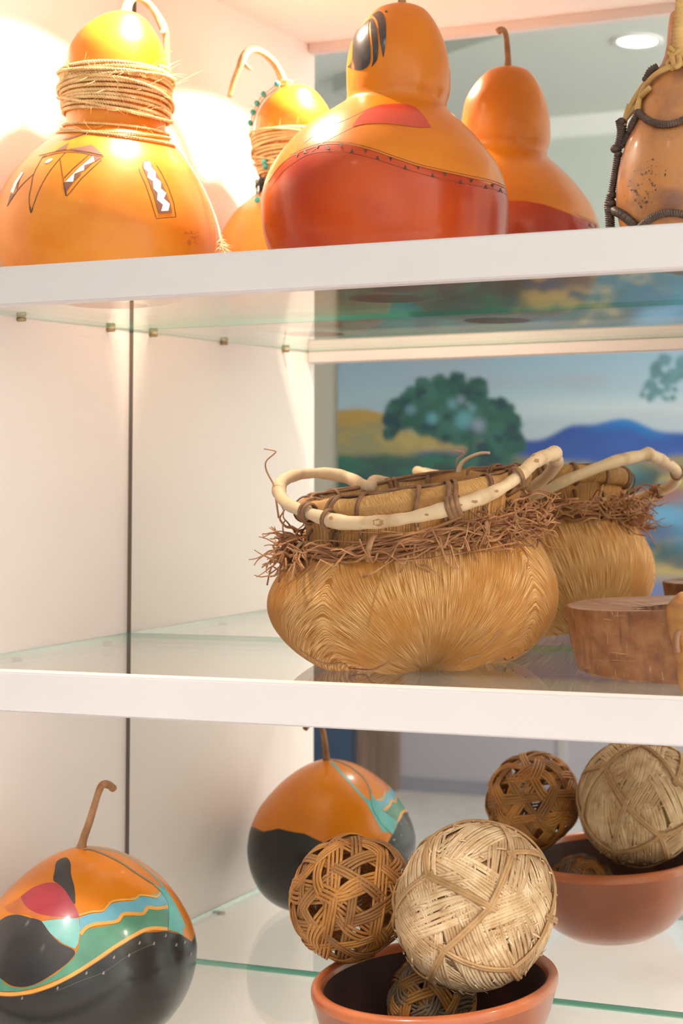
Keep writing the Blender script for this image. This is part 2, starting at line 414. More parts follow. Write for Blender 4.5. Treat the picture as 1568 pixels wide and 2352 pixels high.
    for bx, by, br in ((1510, 900, 24), (1530, 870, 22), (1560, 850, 30), (1545, 910, 18), (1590, 880, 40), (1640, 850, 60), (1500, 920, 14), (1620, 780, 60), (1690, 900, 50), (1570, 800, 30)):
        for q in range(6):
            a = rs.rand()*6.28; rr = br*rs.rand()**.5
            tr = np.maximum(tr, 1.2-((u-bx-rr*math.cos(a))**2+(v-by-rr*math.sin(a))**2)**.5/(br*.5))
    tr += (fb(14, 14, 101)-.5)*1.3*np.clip(tr*4, 0, 1)
    lay(e(tr-.35, .4), c(92, 134, 138)*(.7+.6*fb(20, 20, 111)[..., None]), .9)
    lay(np.exp(-((u-1650-(v-900)*.05)/9)**2)*e(v-800, 40)*e(1120-v, 40), c(84, 74, 70))
    V = np.c_[GX.ravel(), np.full(GX.size, ROOMY+.045), GZ.ravel()]
    F = [(j*nx+i, (j+1)*nx+i, (j+1)*nx+i+1, j*nx+i+1) for j in range(nz-1) for i in range(nx-1)]
    t = thing('landscape_painting', 'large landscape painting of oak trees, golden hills and blue mountains', 'painting', ((X0+X1)/2, ROOMY, Z0))
    box('stretcher_frame', X0, X1, ROOMY+.001, ROOMY+.043, Z0, Z1, mk('canvas_edge', (.55, .53, .48), .8), t)
    mesh('canvas', V, F, mkattr('oil_paint', .55), t, attrs={'Col': img.reshape(-1, 3)*np.array([1.08, 1.07, 1.16])})
painting()

# ================================================================== the cabinet
cab = thing('display_cabinet', 'white built-in display cabinet with mirrored back and open shelves', 'cabinet', (.95, .2, -.90))
T = .0194
sdp = {0: box('side_panel', -.02, 0, .0, .47, -.90, .867, M_in, cab)}
sdp[CABR] = box('side_panel', CABR, CABR+.02, .0, .47, -.90, .867, M_in, cab)
box('mirror', .0065, CABR, D, D+.004, -.88, .843, M_mirror, cab)['label'] = 'mirror covering the back of the cabinet'
box('corner_gap_strip', 0, .0065, D+.0005, D+.004, -.88, .843, M_gap, cab)  # dark strip that colours in the shaded gap at the mirror's edge
box('back_panel', -.02, CABR+.02, D+.0045, D+.018, -.90, .867, M_in, cab)
box('top_panel', 0, CABR, T, D, .843, .860, M_in, cab)
box('bottom_panel', 0, CABR, 0, D, -.90, -.88, M_in, cab)
for zt, hh in ((.867, .038), (.3744, .038), (-.0179, .038), (-.4291, .038)):
    box('front_rail', 0, CABR, 0, T, zt-hh, zt, M_white, cab, bevel=.0015)
GL = {1: (.3548, .3608), 2: (-.0407, -.0347), 3: (-.4402, -.4342)}
for k, (z0, z1) in GL.items():
    for y in (.089, .248, .407):
        for x, s in ((0, 1), (CABR, -1)):
            P = [(x, y, z0-.003), (x+s*.004, y, z0-.003), (x+s*.010, y, z0-.003)]
            tube('shelf_peg', P, .0028, M_peg, sdp[x], n=10)
for k, (z0, z1) in GL.items():
    V, F = boxvf(.001, CABR-.001, T+.0005, D-.0012, z0, z1)
    o = mesh('glass_shelf', V, F, [M_glass, M_gedge], None, smooth=False, mi=[1, 1, 1, 1, 0, 0])
    tag(o, {1: 'clear glass shelf holding the tall bottle gourds', 2: 'clear glass shelf under the fibre basket and wooden block', 3: 'clear glass shelf under the terracotta bowl and squat painted gourd'}[k], 'glass shelf', 'glass shelves')
# puck lights under the top panel
M_puck = emit('puck_glow', (1.0, .80, .52), 30)
for i, (x, y) in enumerate(PUCKS):
    t = thing('puck_light', ['warm puck light under the cabinet top above the twine-wrapped gourd', 'warm puck light under the cabinet top beyond the leather-laced gourd'][i], 'light', (x, y, .843), 'cabinet puck lights')
    a = np.arange(36)*2*math.pi/36
    R = [(.034, 0), (.034, -.008), (.030, -.010), (.026, -.009)]
    V = np.array([(x+q*math.cos(s), y+q*math.sin(s), .843+h) for q, h in R for s in a]); F = []
    for j in range(3):
        for s in range(36): F.append((j*36+s, j*36+(s+1) % 36, (j+1)*36+(s+1) % 36, (j+1)*36+s))
    mesh('housing', V, F, M_white, t)
    V = np.array([(x+.026*math.cos(s), y+.026*math.sin(s), .834) for s in a]); mesh('lens', V, [tuple(range(36))], M_puck, t)
    l = bpy.data.lights.new('puck_beam', 'SPOT'); l.energy = PUCK_W; l.color = (1, .84, .64); l.spot_size = math.radians(122); l.spot_blend = .18; l.shadow_soft_size = .012
    o = bpy.data.objects.new('puck_beam', l); o.location = (0, 0, -.013); o.parent = t; S.collection.objects.link(o)

# ================================================================== decals painted on objects
def cast(bvh, px, py, mirror=False, off=.0003):
    d = ray(px, py); o = CAM.copy()
    if mirror: d = d*np.array([1, -1, 1]); o = np.array([o[0], 2*D-o[1], o[2]])
    h = bvh.ray_cast(Vector(o), Vector(d).normalized())
    if h[0] is None: return None
    nrm = np.array(h[1]); 
    if nrm@d > 0: nrm = -nrm
    return np.array(h[0])+nrm*off, nrm
def near(bvh, px, py, mirror=False, off=.0003, Y=None):
    """cast, or the closest surface point when the pixel lies just outside the outline"""
    r_ = cast(bvh, px, py, mirror, off)
    if r_ is not None: return r_
    P = mirY(px, py, Y) if mirror else atY(px, py, Y)
    h = bvh.find_nearest(Vector(P)); nn = np.array(h[1])
    if nn@(P-np.array(h[0])) < 0: nn = -nn
    return np.array(h[0])+nn*off, nn
def decal(name, poly, bvh, m, parent, off=.0005, mirror=False, step=5.0, Y=.25):
    P = np.asarray(poly, float); pts = []
    N = len(P)
    for i in range(N):
        a, b_ = P[i], P[(i+1) % N]; k = max(1, int(np.linalg.norm(b_-a)/step))
        for j in range(k): pts.append(a+(b_-a)*j/k)
    pts = np.array(pts); n = len(pts)
    lo, hi = pts.min(0), pts.max(0); inner = []
    x0, y0 = pts[:, 0], pts[:, 1]; x1, y1 = np.roll(x0, -1), np.roll(y0, -1)
    yy = lo[1]+step/2
    while yy < hi[1]:
        xx = lo[0]+step/2
        while xx < hi[0]:
            c = ((y0 > yy) != (y1 > yy)) & (xx < (x1-x0)*(yy-y0)/(y1-y0+1e-12)+x0)
            if c.sum() % 2 and np.min((x0-xx)**2+(y0-yy)**2) > (step*.5)**2: inner.append((xx, yy))
            xx += step
        yy += step
    allp = [Vector(q) for q in pts]+[Vector(q) for q in inner]
    vs, es, fs, *_ = delaunay_2d_cdt(allp, [], [list(range(n))], 1, 1e-4)
    V = []
    for q in vs: V.append(near(bvh, q[0], q[1], mirror, off, Y)[0])
    return mesh(name, V, [tuple(f) for f in fs], m, parent)
def stroke(name, lines, bvh, m, parent, w=1.6, off=.0004, mirror=False, Y=.25, closed=False):
    mb = MB()
    for ln in lines:
        P = np.asarray(ln, float); Q = []
        for a, b_ in zip(P[:-1], P[1:]):
            k = max(1, int(np.linalg.norm(b_-a)/4))
            Q += [a+(b_-a)*j/k for j in range(k)]
        Q.append(P[-1]); Q = np.array(Q)
        if len(Q) < 2: continue
        t = np.gradient(Q, axis=0); t /= np.linalg.norm(t, axis=1)[:, None]+1e-9; nn = np.c_[-t[:, 1], t[:, 0]]
        V = []
        for q, k in zip(Q, nn):
            for s in (-1, 1): V.append(near(bvh, *(q+k*s*w/2), mirror, off, Y)[0])
        mb.add(V, [(2*i, 2*i+1, 2*i+3, 2*i+2) for i in range(len(Q)-1)])
    return mb.build(name, m, parent)
def sp(pts, n=6): return catmull(pts, n).tolist()

def trace(rows, Yt, Yb, zbase, n=128, sub=6):
    """gourd outline rows (y, xl, xr) -> ring centres and radii about an axis at depth Yt..Yb"""
    rows = np.array(rows, float); C, R = [], []
    for y, xl, xr in rows:
        k = (y-rows[0, 0])/(rows[-1, 0]-rows[0, 0]); Y = Yt+(Yb-Yt)*k; xc = (xl+xr)/2
        P = atY(xc, y, Y); al = math.atan((xc-W/2-CX)/FPX)
        C.append(P); R.append((xr-xl)/2*depth(P)/FPX*math.cos(al))
    C = np.array(C); R = np.array(R)
    im = int(np.argmax(R)); z0 = C[im, 2]; zl = C[-1, 2]
    C[im:, 2] = z0+(C[im:, 2]-z0)*(zbase-z0)/(zl-z0)
    Q = catmull(np.c_[C, R], sub)
    return Q[:, :3], np.maximum(Q[:, 3], .0004)

def make_gourd(name, label, rows, Yt, Yb, zbase, m, attrs=None, n=160, sub=6):
    C, R = trace(rows, Yt, Yb, zbase, sub=sub)
    t = thing(name, label, 'gourd', (C[-1, 0], C[-1, 1], zbase))
    V, F = loft(C, R, n)
    at = attrs(V) if attrs else None
    mesh('shell', V, F, m, t, attrs=at)
    o = np.argsort(C[:, 2]); zc = C[o, 2]
    prof = lambda z: (np.interp(z, zc, C[o, 0]), np.interp(z, zc, C[o, 1]), np.interp(z, zc, R[o]))
    return t, bvh_of(V, F), prof
def band(bvh_pts, axis):
    """boundary z(theta) from surface points"""
    P = np.array(bvh_pts); th = np.arctan2(P[:, 1]-axis[1], P[:, 0]-axis[0])
    def f(V):
        a = np.arctan2(V[:, 1]-axis[1], V[:, 0]-axis[0]); return np.interp(a, th, P[:, 2], period=2*math.pi)-V[:, 2]
    return f
def presurf(rows, Yt, Yb, zb):
    C, R = trace(rows, Yt, Yb, zb); V, F = loft(C, R, 96); return bvh_of(V, F), C
def twinevf(mb, P, r, pitch=.006, strands=2, n=5, closed=False):
    P = np.asarray(P, float); seg = np.linalg.norm(np.diff(P, axis=0), axis=1); L = np.r_[0, np.cumsum(seg)]
    N = max(6, int(L[-1]/(pitch/5))); s = np.linspace(0, L[-1], N)
    Q = np.c_[[np.interp(s, L, P[:, k]) for k in range(3)]].T
    T = np.gradient(Q, axis=0); T /= np.linalg.norm(T, axis=1)[:, None]+1e-9
    a = np.array([.31, .22, .92]); A = np.cross(T, a); A /= np.linalg.norm(A, axis=1)[:, None]+1e-9; B = np.cross(T, A)
    for k in range(strands):
        ph = s/pitch*2*math.pi+k*2*math.pi/strands
        O = Q+r*.52*(np.cos(ph)[:, None]*A+np.sin(ph)[:, None]*B)
        mb.add(*tubevf(O, r*.56, n=n))
def fuzz(mb, P, N, L, r, rs):
    P = np.asarray(P, float)
    for _ in range(N):
        i = rs.randrange(len(P)-1); p = P[i]+(P[i+1]-P[i])*rs.random()
        d = np.array([rs.gauss(0, 1) for _ in range(3)]); d /= np.linalg.norm(d); e = np.array([rs.gauss(0, 1) for _ in range(3)])*.5
        l = L*(.4+rs.random())
        Q = [p+d*l*t+e*l*t*t for t in (0, .33, .66, 1)]
        mb.add(*tubevf(Q, [r, r*.8, r*.6, r*.3], n=3))

M_twine = mk('jute_twine', (.80, .56, .29), .8, col2=(.62, .39, .17), scale=60)
M_stem = mk('dry_stem', (.42, .22, .10), .7, col2=(.26, .12, .05), scale=60, bump=.5, bscale=150)
M_stem2 = mk('pale_dry_stem', (.58, .38, .19), .7, col2=(.40, .22, .09), scale=60, bump=.5, bscale=150)
M_stem3 = mk('brown_dry_stem', (.40, .20, .09), .7, col2=(.24, .10, .04), scale=90, stretch=(1, 1, .3), bump=.5, bscale=150)
M_ink = mk('burnt_ink_line', (.055, .025, .015), .6)
M_brownink = mk('brown_stain', (.16, .065, .045), .5)
M_whitep = mk('white_paint', (.86, .84, .82), .5)
M_turq = mk('turquoise_stone', (.06, .42, .40), .35, col2=(.03, .25, .24), scale=200)
M_hair = mk('dark_hair', (.03, .022, .02), .6)

# ------------------------------------------------------------------ twine-wrapped gourd
rowsL = [(28, 278, 300), (31, 262, 314), (40, 236, 331), (55, 212, 346), (80, 184, 363), (110, 164, 378), (140, 153, 385), (170, 147, 388), (200, 146, 389), (230, 147, 388), (260, 151, 385), (285, 153, 381),
         (300, 150, 382), (315, 138, 389), (330, 118, 400), (345, 97, 412), (365, 72, 428), (390, 48, 447), (420, 25, 464), (450, 10, 478), (480, 0, 489), (510, -6, 497), (540, -8, 501), (570, -5, 501), (600, 4, 496), (635, 20, 478), (662, 50, 450), (680, 95, 405), (690, 160, 340)]
ZG1 = GL[1][1]
M_gourdL = mk('honey_gourd_skin', (.58, .165, .008), .38, col2=(.66, .23, .022), scale=16, coat=.12, spec=.3, bump=.05, bscale=40)
gL, bvL, prL = make_gourd('bottle_gourd', 'honey-coloured bottle gourd with twine-wrapped neck and etched patterns', rowsL, .264, .232, ZG1, M_gourdL)
# curling stem (placed where it and its mirror image agree)
st = catmull([(.122, .278, .704), (.119, .288, .724), (.114, .305, .739), (.110, .329, .744), (.110, .352, .735), (.112, .367, .718), (.111, .373, .706), (.108, .379, .690), (.105, .385, .667)], 6)
stL = tube('stem', st, np.interp(np.linspace(0, 1, len(st)), [0, .15, .5, .6, .7, 1], [.0068, .0052, .0046, .0056, .0042, .0030]), M_stem2, gL, n=10)
hk = catmull([(.112, .366, .720), (.116, .360, .712), (.118, .353, .710)], 5); tube('stem_spur', hk, np.linspace(.004, .0015, len(hk)), M_stem2, stL, n=8)
# twine: helix of turns round the neck
def zL(y): return float(atY(268, y, .262)[2])
r1 = random.Random(3); tw = MB(); pts = []
turns = 12; N = turns*40
wob = [r1.uniform(-1, 1) for _ in range(turns*5+3)]
for i in range(N):
    a = i/40*2*math.pi; k = i/N
    z = zL(168)+(zL(282)-zL(168))*k+.0016*np.interp(i/8, range(len(wob)), wob)+.003*math.sin(a+1.0+3*k)
    cx, cy, rr = prL(z); off = .0020+.0012*abs(math.sin(7*k+a*.3))
    pts.append((cx+(rr+off)*math.cos(a), cy+(rr+off)*math.sin(a), z))
twinevf(tw, pts, .0023); fz = pts
fuzz(tw, pts, 420, .016, .0003, r1)
for q in range(4):
    lp = []
    z0 = zL(180+26*q)
    for i in range(61):
        a = i/60*2*math.pi; z = z0+(.007+.003*q)*math.cos(a-1.3*q-2.2)*(-1)**q; cx, cy, rr = prL(z); lp.append((cx+(rr+.0062)*math.cos(a), cy+(rr+.0062)*math.sin(a), z))
    twinevf(tw, lp, .0019); fuzz(tw, lp, 50, .014, .0003, r1)
tw.build('neck_twine', M_twine, gL)
for j, (zm, tilt, ph, rr0) in enumerate(((zL(306), .006, 2.6, .0015), (zL(322), .013, 2.75, .0016), (zL(318), .010, 2.2, .0014))):
    lp = []
    for i in range(81):
        a = i/80*2*math.pi; z = zm+tilt*math.cos(a-ph); cx, cy, rr = prL(z)
        lp.append((cx+(rr+.0022)*math.cos(a), cy+(rr+.0022)*math.sin(a), z))
    tw = MB(); twinevf(tw, lp, rr0); fuzz(tw, lp, 40, .01, .0002, r1); tw.build('twine_loop', M_twine, gL)
def free(pts, Y): return np.array([atY(x, y, Y if np.isscalar(Y) else Y[i]) for i, (x, y) in enumerate(pts)])
cord = MB()
c1 = catmull(free([(290, 24), (262, 34), (228, 55), (190, 88), (160, 128), (146, 160), (140, 195), (143, 230)], [.272, .268, .262, .257, .252, .250, .250, .252]), 5); twinevf(cord, c1, .0011); fuzz(cord, c1, 30, .01, .00018, r1)
cord.build('twine_cord', M_twine, gL)
cord = MB(); base = np.array([.122, .277, .707])
for j in range(5):
    lp = [(base[0]+(.0075+.0006*j)*math.cos(i/20*2*math.pi), base[1]+(.0075+.0006*j)*math.sin(i/20*2*math.pi), base[2]-.002+.0025*j*.6) for i in range(21)]
    twinevf(cord, lp, .0012)
cord.build('stem_twine', M_twine, stL)
# beaded string on the far side, seen in the mirror
bd = [(640, 199), (609, 220), (591, 238), (578, 257), (573, 282), (556, 297)]
P = []
for q in bd: P.append(near(bvL, *q, mirror=True, off=.007, Y=.29)[0])
for q in ((585, 330), (600, 365), (617, 372)): P.append(near(bvL, *q, mirror=True, off=.005, Y=.29)[0])
cord = MB(); twinevf(cord, catmull(P, 5), .0011); twinevf(cord, catmull(np.array(P)+[.002, -.002, -.003], 5), .0013); fuzz(cord, catmull(P, 5), 60, .009, .00025, r1); bst = cord.build('bead_string', M_twine, gL)
def blob(c, r, sq=(1, 1, 1), seg=12, rings=8):
    V = []; F = []
    for i in range(rings+1):
        f = math.pi*i/rings
        for j in range(seg):
            a = 2*math.pi*j/seg; V.append((c[0]+r*sq[0]*math.sin(f)*math.cos(a), c[1]+r*sq[1]*math.sin(f)*math.sin(a), c[2]+r*sq[2]*math.cos(f)))
    for i in range(rings):
        for j in range(seg):
            k = (j+1) % seg; F.append((i*seg+j, (i+1)*seg+j, (i+1)*seg+k, i*seg+k))
    return V, F
for q in bd[:5]+[(617, 370), (619, 381), (597, 468)]:
    p_ = near(bvL, *q, mirror=True, off=.0075, Y=.29)[0]
    mesh('turquoise_bead', *blob(p_, .0040, (1, 1, 1.1)), M_turq, bst)
# dark hair tuft tied at the neck
p0, n0 = near(bvL, 606, 415, mirror=True, off=.004, Y=.3)
tf = MB()
for k in range(170):
    d = np.array([.62, .35, -.55])+np.array([r1.gauss(0, .33) for _ in range(3)]); d /= np.linalg.norm(d); l = r1.uniform(.018, .042)
    s0 = p0+np.array([r1.gauss(0, .003) for _ in range(3)])
    Q = [s0+d*l*t+np.array([0, 0, -.012*t*t]) for t in (0, .4, .75, 1)]
    tf.add(*tubevf(Q, [.0005, .0005, .0004, .0001], n=3))
tf.build('hair_tuft', M_hair, gL)
tl = MB(); c1 = catmull(free([(398, 330), (430, 372), (470, 440), (498, 510), (507, 548), (514, 577)], [.27, .275, .27, .255, .235, .225]), 5)
twinevf(tl, c1, .0014)
for k in range(90):
    s0 = c1[-1-r1.randrange(6)]; d = np.array([r1.gauss(.25, .5), r1.gauss(0, .5), r1.gauss(-.6, .5)]); d /= np.linalg.norm(d); l = r1.uniform(.006, .016)
    tl.add(*tubevf([s0, s0+d*l*.5, s0+d*l], [.0003, .0003, .0001], n=3))
tl.build('frayed_twine_end', mk('pale_twine', (.82, .66, .42), .8), gL)
# etched designs
def sc(l, s, ox, oy): return [(ox+x/s, oy+y/s) for x, y in l]
A = lambda l: sc(l, 6.03, 0, 290)
kw = dict(bvh=bvL, parent=gL, Y=.24)
decal('white_zigzag', A([(1290, 415), (1310, 490), (1165, 545), (1165, 610), (1030, 660), (1015, 770), (905, 772), (1100, 575)]), m=M_whitep, **kw)
for pl in ([(1295, 412), (1395, 440), (1318, 492)], [(1165, 550), (1300, 495), (1170, 612)], [(1030, 665), (1135, 650), (1020, 768)], [(885, 780), (1015, 775), (915, 910)]):
    decal('dark_step', A(pl), m=M_brownink, step=3, **kw)
decal('brown_panel', A([(935, 320), (1080, 295), (1270, 262), (1350, 330), (1440, 408), (1290, 372), (1080, 335), (960, 325)]), m=M_brownink, **kw)
decal('brown_panel', A([(760, 350), (850, 290), (965, 225), (925, 290), (935, 318), (840, 335)]), m=M_brownink, **kw)
decal('brown_panel', A([(850, 190), (1000, 150), (1250, 75), (1350, 60), (1150, 120), (960, 185)]), m=M_brownink, **kw)
decal('white_eye', A([(680+50*math.cos(a)-10*math.sin(a), 480-20*math.cos(a)+26*math.sin(a)) for a in np.arange(16)*math.pi/8]), m=M_whitep, step=3, **kw)
decal('white_patch', A([(300, 640), (330, 640), (240, 790), (190, 925), (150, 910), (210, 770)]), m=M_whitep, step=3, **kw)
decal('dark_step', A([(150, 935), (205, 940), (105, 1100)]), m=M_brownink, step=3, **kw)
stroke('etched_line', [A(sp(l)) for l in ([(590, 430), (470, 660), (430, 850), (405, 980), (410, 1100), (430, 1205)], [(430, 1205), (480, 1050), (560, 850), (680, 640), (830, 450), (910, 365)],
       [(470, 660), (300, 820), (180, 980), (100, 1110)], [(320, 640), (270, 740), (235, 880)], [(540, 410), (720, 365), (900, 335), (1100, 345), (1300, 395), (1430, 420)], [(600, 430), (760, 380), (930, 360), (1080, 362), (1230, 390), (1400, 445)])] +
       [A(l) for l in ([(835, 455), (880, 780), (920, 972)], [(925, 972), (1130, 720), (1290, 570), (1410, 460)], [(1230, 395), (1010, 590), (885, 720)], [(1280, 415), (1100, 570), (905, 765)], [(590, 430), (640, 400)])], m=M_ink, w=1.5, bvh=bvL, parent=gL, Y=.24)
for l_ in ([(415, 1110), (430, 1200), (455, 1130)], [(885, 790), (918, 965)]): stroke('etched_point', [A(l_)], m=M_ink, w=3.2, bvh=bvL, parent=gL, Y=.24)
B_ = lambda l: sc(l, 10.45, 290, 330)
decal('brown_panel', B_([(380, 540), (500, 820), (640, 1200), (770, 1675), (1100, 1665), (1060, 1450), (950, 1160), (820, 870), (560, 430), (480, 400), (390, 430)]), m=M_brownink, **kw)
decal('white_zigzag', B_([(430, 440), (420, 600), (525, 680), (500, 810), (635, 900), (650, 1080), (750, 1180), (735, 1350), (875, 1470), (830, 1620), (1000, 1615), (1035, 1450), (890, 1320), (950, 1190), (820, 1080), (825, 920), (700, 820), (695, 680), (590, 560), (570, 440)]), m=M_whitep, off=.0006, **kw)
stroke('etched_line', [B_([(300, 600), (330, 690), (470, 1000), (580, 1330), (720, 1800), (1190, 1760), (1130, 1400), (1000, 1030), (850, 720), (720, 520)])], m=M_ink, w=1.6, bvh=bvL, parent=gL, Y=.24)
Sg = lambda l: sc(l, 15.68, 400, 510)
stroke('signature', [Sg(l) for l in ([(430, 340), (380, 370), (370, 430), (400, 440)], [(425, 430), (470, 400), (490, 430), (530, 405), (560, 430), (600, 400), (610, 320), (620, 430), (660, 400), (690, 430), (730, 400)], [(800, 390), (840, 370), (860, 395), (890, 380)],
       [(570, 570), (600, 530), (640, 560), (670, 530), (700, 560), (740, 530), (760, 560), (740, 630), (710, 610)], [(790, 550), (840, 530), (860, 560), (900, 575)], [(460, 690), (520, 650), (590, 700), (590, 790), (530, 830), (470, 780), (460, 690)], [(560, 710), (510, 720), (510, 780), (560, 790)], [(690, 740), (740, 730), (760, 770)], [(770, 790), (810, 750), (850, 780), (800, 800)])],
       m=mk('signature_ink', (.30, .06, .015), .6), w=.9, bvh=bvL, parent=gL, Y=.24)

# ------------------------------------------------------------------ big red and orange gourd
rowsB = [(10, 912, 940), (13, 898, 952), (19, 880, 968), (30, 860, 984), (60, 832, 1005), (100, 808, 1022), (150, 797, 1033), (190, 796, 1035), (212, 797, 1033), (228, 797, 1028), (240, 791, 1026), (252, 774, 1030), (270, 747, 1048), (290, 718, 1070), (315, 688, 1095), (345, 660, 1120),
         (380, 635, 1145), (420, 615, 1162), (460, 605, 1170), (500, 604, 1171), (540, 609, 1168), (580, 622, 1160), (620, 648, 1135), (652, 690, 1095), (672, 740, 1040), (682, 800, 980)]
pb, Cb = presurf(rowsB, .305, .305, ZG1)
ax = (.458, .305)
up = [near(pb, x, y, Y=.305)[0] for x, y in ((615, 420), (640, 384), (665, 362), (700, 345), (745, 331), (790, 331), (850, 345), (900, 362), (960, 382), (1020, 396), (1080, 409), (1130, 420), (1160, 433))]
up += [near(pb, x, y, True, Y=.305)[0] for x, y in ((1200, 461), (1250, 470), (1300, 488), (1340, 503), (1368, 520))]
bf = band(up, ax)
M_gourdB = mk('orange_gourd_skin', (.60, .185, .006), .32, col2=(.52, .135, .005), scale=12, coat=.18, spec=.3, bump=.03, bscale=60, attr=[('band', ((.33, .018, .002), (.48, .060, .003)), .0006)])
gB, bvB, prB = make_gourd('bottle_gourd', 'big polished orange and red bottle gourd with black leaf marks', rowsB, .305, .305, ZG1, M_gourdB, attrs=lambda V: {'band': bf(V)}, n=220, sub=9)
st = catmull([(.474, .306, .686), (.474, .306, .700), (.4735, .307, .716), (.473, .309, .730), (.4715, .312, .737), (.4685, .316, .738), (.466, .319, .735)], 5)
tube('stem', st, np.interp(np.linspace(0, 1, len(st)), [0, .15, .6, 1], [.0062, .0042, .0036, .0048]), M_stem, gB, n=10)
M_blackp = mk('black_glossy_paint', (.014, .012, .013), .22, col2=(.03, .026, .026), scale=60, coat=.4)
kb = dict(bvh=bvB, parent=gB, Y=.305)
bl = lambda l: sc(l, 2.24, 500, 0)
decal('black_leaf', sp(bl([(668, 345), (690, 310), (695, 230), (697, 195), (720, 155), (760, 115), (785, 95)]))[:-1]+sp(bl([(785, 95), (775, 140), (778, 200), (787, 260), (784, 320), (765, 348), (735, 361), (700, 357), (668, 345)])), m=M_blackp, **kb)
decal('black_leaf', sp(bl([(785, 95), (800, 100), (818, 150), (826, 230), (822, 300), (805, 330), (790, 347)]))[:-1]+sp(bl([(790, 347), (799, 310), (797, 250), (790, 180), (785, 95)])), m=M_blackp, **kb)
decal('black_leaf', sp(bl([(795, 78), (830, 58), (855, 80), (866, 140), (864, 220), (852, 300)]))[:-1]+sp(bl([(852, 300), (843, 260), (832, 190), (820, 110), (795, 78)])), m=M_blackp, **kb)
decal('red_leaf', sp(bl([(770, 562), (830, 543), (900, 536), (960, 537), (1010, 550), (1050, 585), (1098, 655)]))[:-1]+sp(bl([(1098, 655), (1040, 657), (960, 648), (880, 638), (810, 636), (740, 642), (690, 655)]))[:-1]+sp(bl([(690, 655), (720, 610), (770, 562)])), m=mk('red_dye', (.45, .035, .012), .3, coat=.4), **kb)
L1 = [(x, y) for x, y in ((615, 420), (640, 384), (665, 362), (700, 345), (745, 331), (790, 331), (850, 345), (900, 362), (960, 382), (1020, 396), (1080, 409), (1130, 420), (1160, 433))]
L2 = [(618, 437), (642, 402), (668, 378), (703, 356), (745, 347), (790, 349), (850, 362), (900, 378), (960, 397), (1020, 412), (1080, 424), (1130, 434), (1165, 447)]
M_rededge = mk('dark_red_line', (.20, .025, .01), .5)
stroke('etched_line', [sp(L1), sp(L2), sp([(x, y-5) for x, y in L1[2:]]), sp(bl([(690, 655), (620, 690), (540, 735), (470, 790)])), sp(bl([(770, 562), (700, 595), (600, 640), (520, 680), (450, 730)]))], m=M_rededge, w=1.1, bvh=bvB, parent=gB, Y=.305)
tri_ = [(513, 745, 0), (568, 765, 1), (633, 741, 0), (691, 783, 1), (760, 770, 0), (822, 818, 1), (889, 810, 0), (963, 868, 1), (1031, 855, 0), (1104, 908, 1), (1169, 888, 0), (1248, 942, 1), (1303, 922, 0), (1377, 968, 1), (1412, 946, 0), (1453, 985, 1), (450, 785, 1), (408, 790, 0)]
tb = MB()
for x, y, up_ in tri_:
    c = [(-9, 0), (9, 2), (-1, 20)] if not up_ else [(-10, 2), (9, 5), (1, -19)]
    q = bl([(x+a, y+b_) for a, b_ in c]); V = [near(bvB, *w_, off=.0006, Y=.305)[0] for w_ in q]
    mesh('dark_notch', V, [(0, 1, 2)], M_ink, gB, smooth=False)
for q in sc([(866, 60)], 2.24, 500, 0): 
    V = [near(bvB, q[0]+3.2*math.cos(a), q[1]+2.6*math.sin(a), off=.0004, Y=.305)[0] for a in np.arange(12)*math.pi/6]; mesh('pin_hole', V, [tuple(range(12))], M_ink, gB)

# ------------------------------------------------------------------ squat painted gourd
rowsP = [(1947, 170, 200), (1950, 155, 220), (1956, 135, 245), (1966, 110, 274), (1985, 76, 311), (2010, 42, 346), (2040, 10, 379), (2070, -17, 403), (2100, -36, 423), (2140, -53, 444), (2180, -61, 456), (2210, -62, 458), (2250, -55, 452), (2290, -38, 436), (2320, -15, 415), (2345, 20, 385), (2360, 70, 330), (2367, 130, 260)]
ZG3 = GL[3][1]; YP = .195
pp, Cp = presurf(rowsP, YP, YP, ZG3)
blk = [(0, 2288), (30, 2289), (75, 2283), (120, 2268), (168, 2244), (216, 2214), (264, 2181), (300, 2158), (330, 2142), (384, 2138), (418, 2148), (440, 2163)]
bp_ = [near(pp, x, y, Y=YP)[0] for x, y in blk]+[near(pp, x, y, True, Y=YP)[0] for x, y in ((585, 1900), (605, 1910), (640, 1903), (700, 1915), (750, 1938), (800, 1955), (850, 1950))]
fp = band(bp_, (Cp[8][0], Cp[8][1]))
M_gourdP = mk('bright_orange_gourd', (.72, .22, .004), .30, col2=(.64, .17, .003), scale=10, coat=.3, spec=.3, attr=[('black', ((.012, .011, .012), (.03, .026, .024)), .0006)])
gP, bvP, prP = make_gourd('painted_gourd', 'squat round gourd painted in coloured waves above a black base', rowsP, YP, YP, ZG3, M_gourdP, attrs=lambda V: {'black': fp(V)}, n=220, sub=9)
s0 = np.array(Cp[0])
st = catmull([s0+(0, 0, -.004), s0+(.001, .004, .010), s0+(.003, .010, .025), s0+(.004, .017, .042), s0+(.0035, .025, .056), s0+(.0015, .034, .061), s0+(0, .046, .058), s0+(-.001, .055, .052)], 6)
tube('stem', st, np.interp(np.linspace(0, 1, len(st)), [0, .1, .5, .75, 1], [.0066, .0043, .0036, .0044, .0040]), M_stem3, gP, n=10)
G = lambda l: sc(l, 3.336, 0, 1920)
kp = dict(bvh=bvP, parent=gP, Y=YP)
def paint(n_, c, r=.35): return mk(n_, c, r, col2=tuple(v*.78 for v in c), scale=40, coat=.3)
M_pc = paint('charcoal_paint', (.035, .028, .028)); M_pr = paint('crimson_paint', (.47, .03, .05)); M_pt = paint('teal_paint', (.20, .50, .46)); M_pb = paint('sky_blue_paint', (.16, .43, .55))
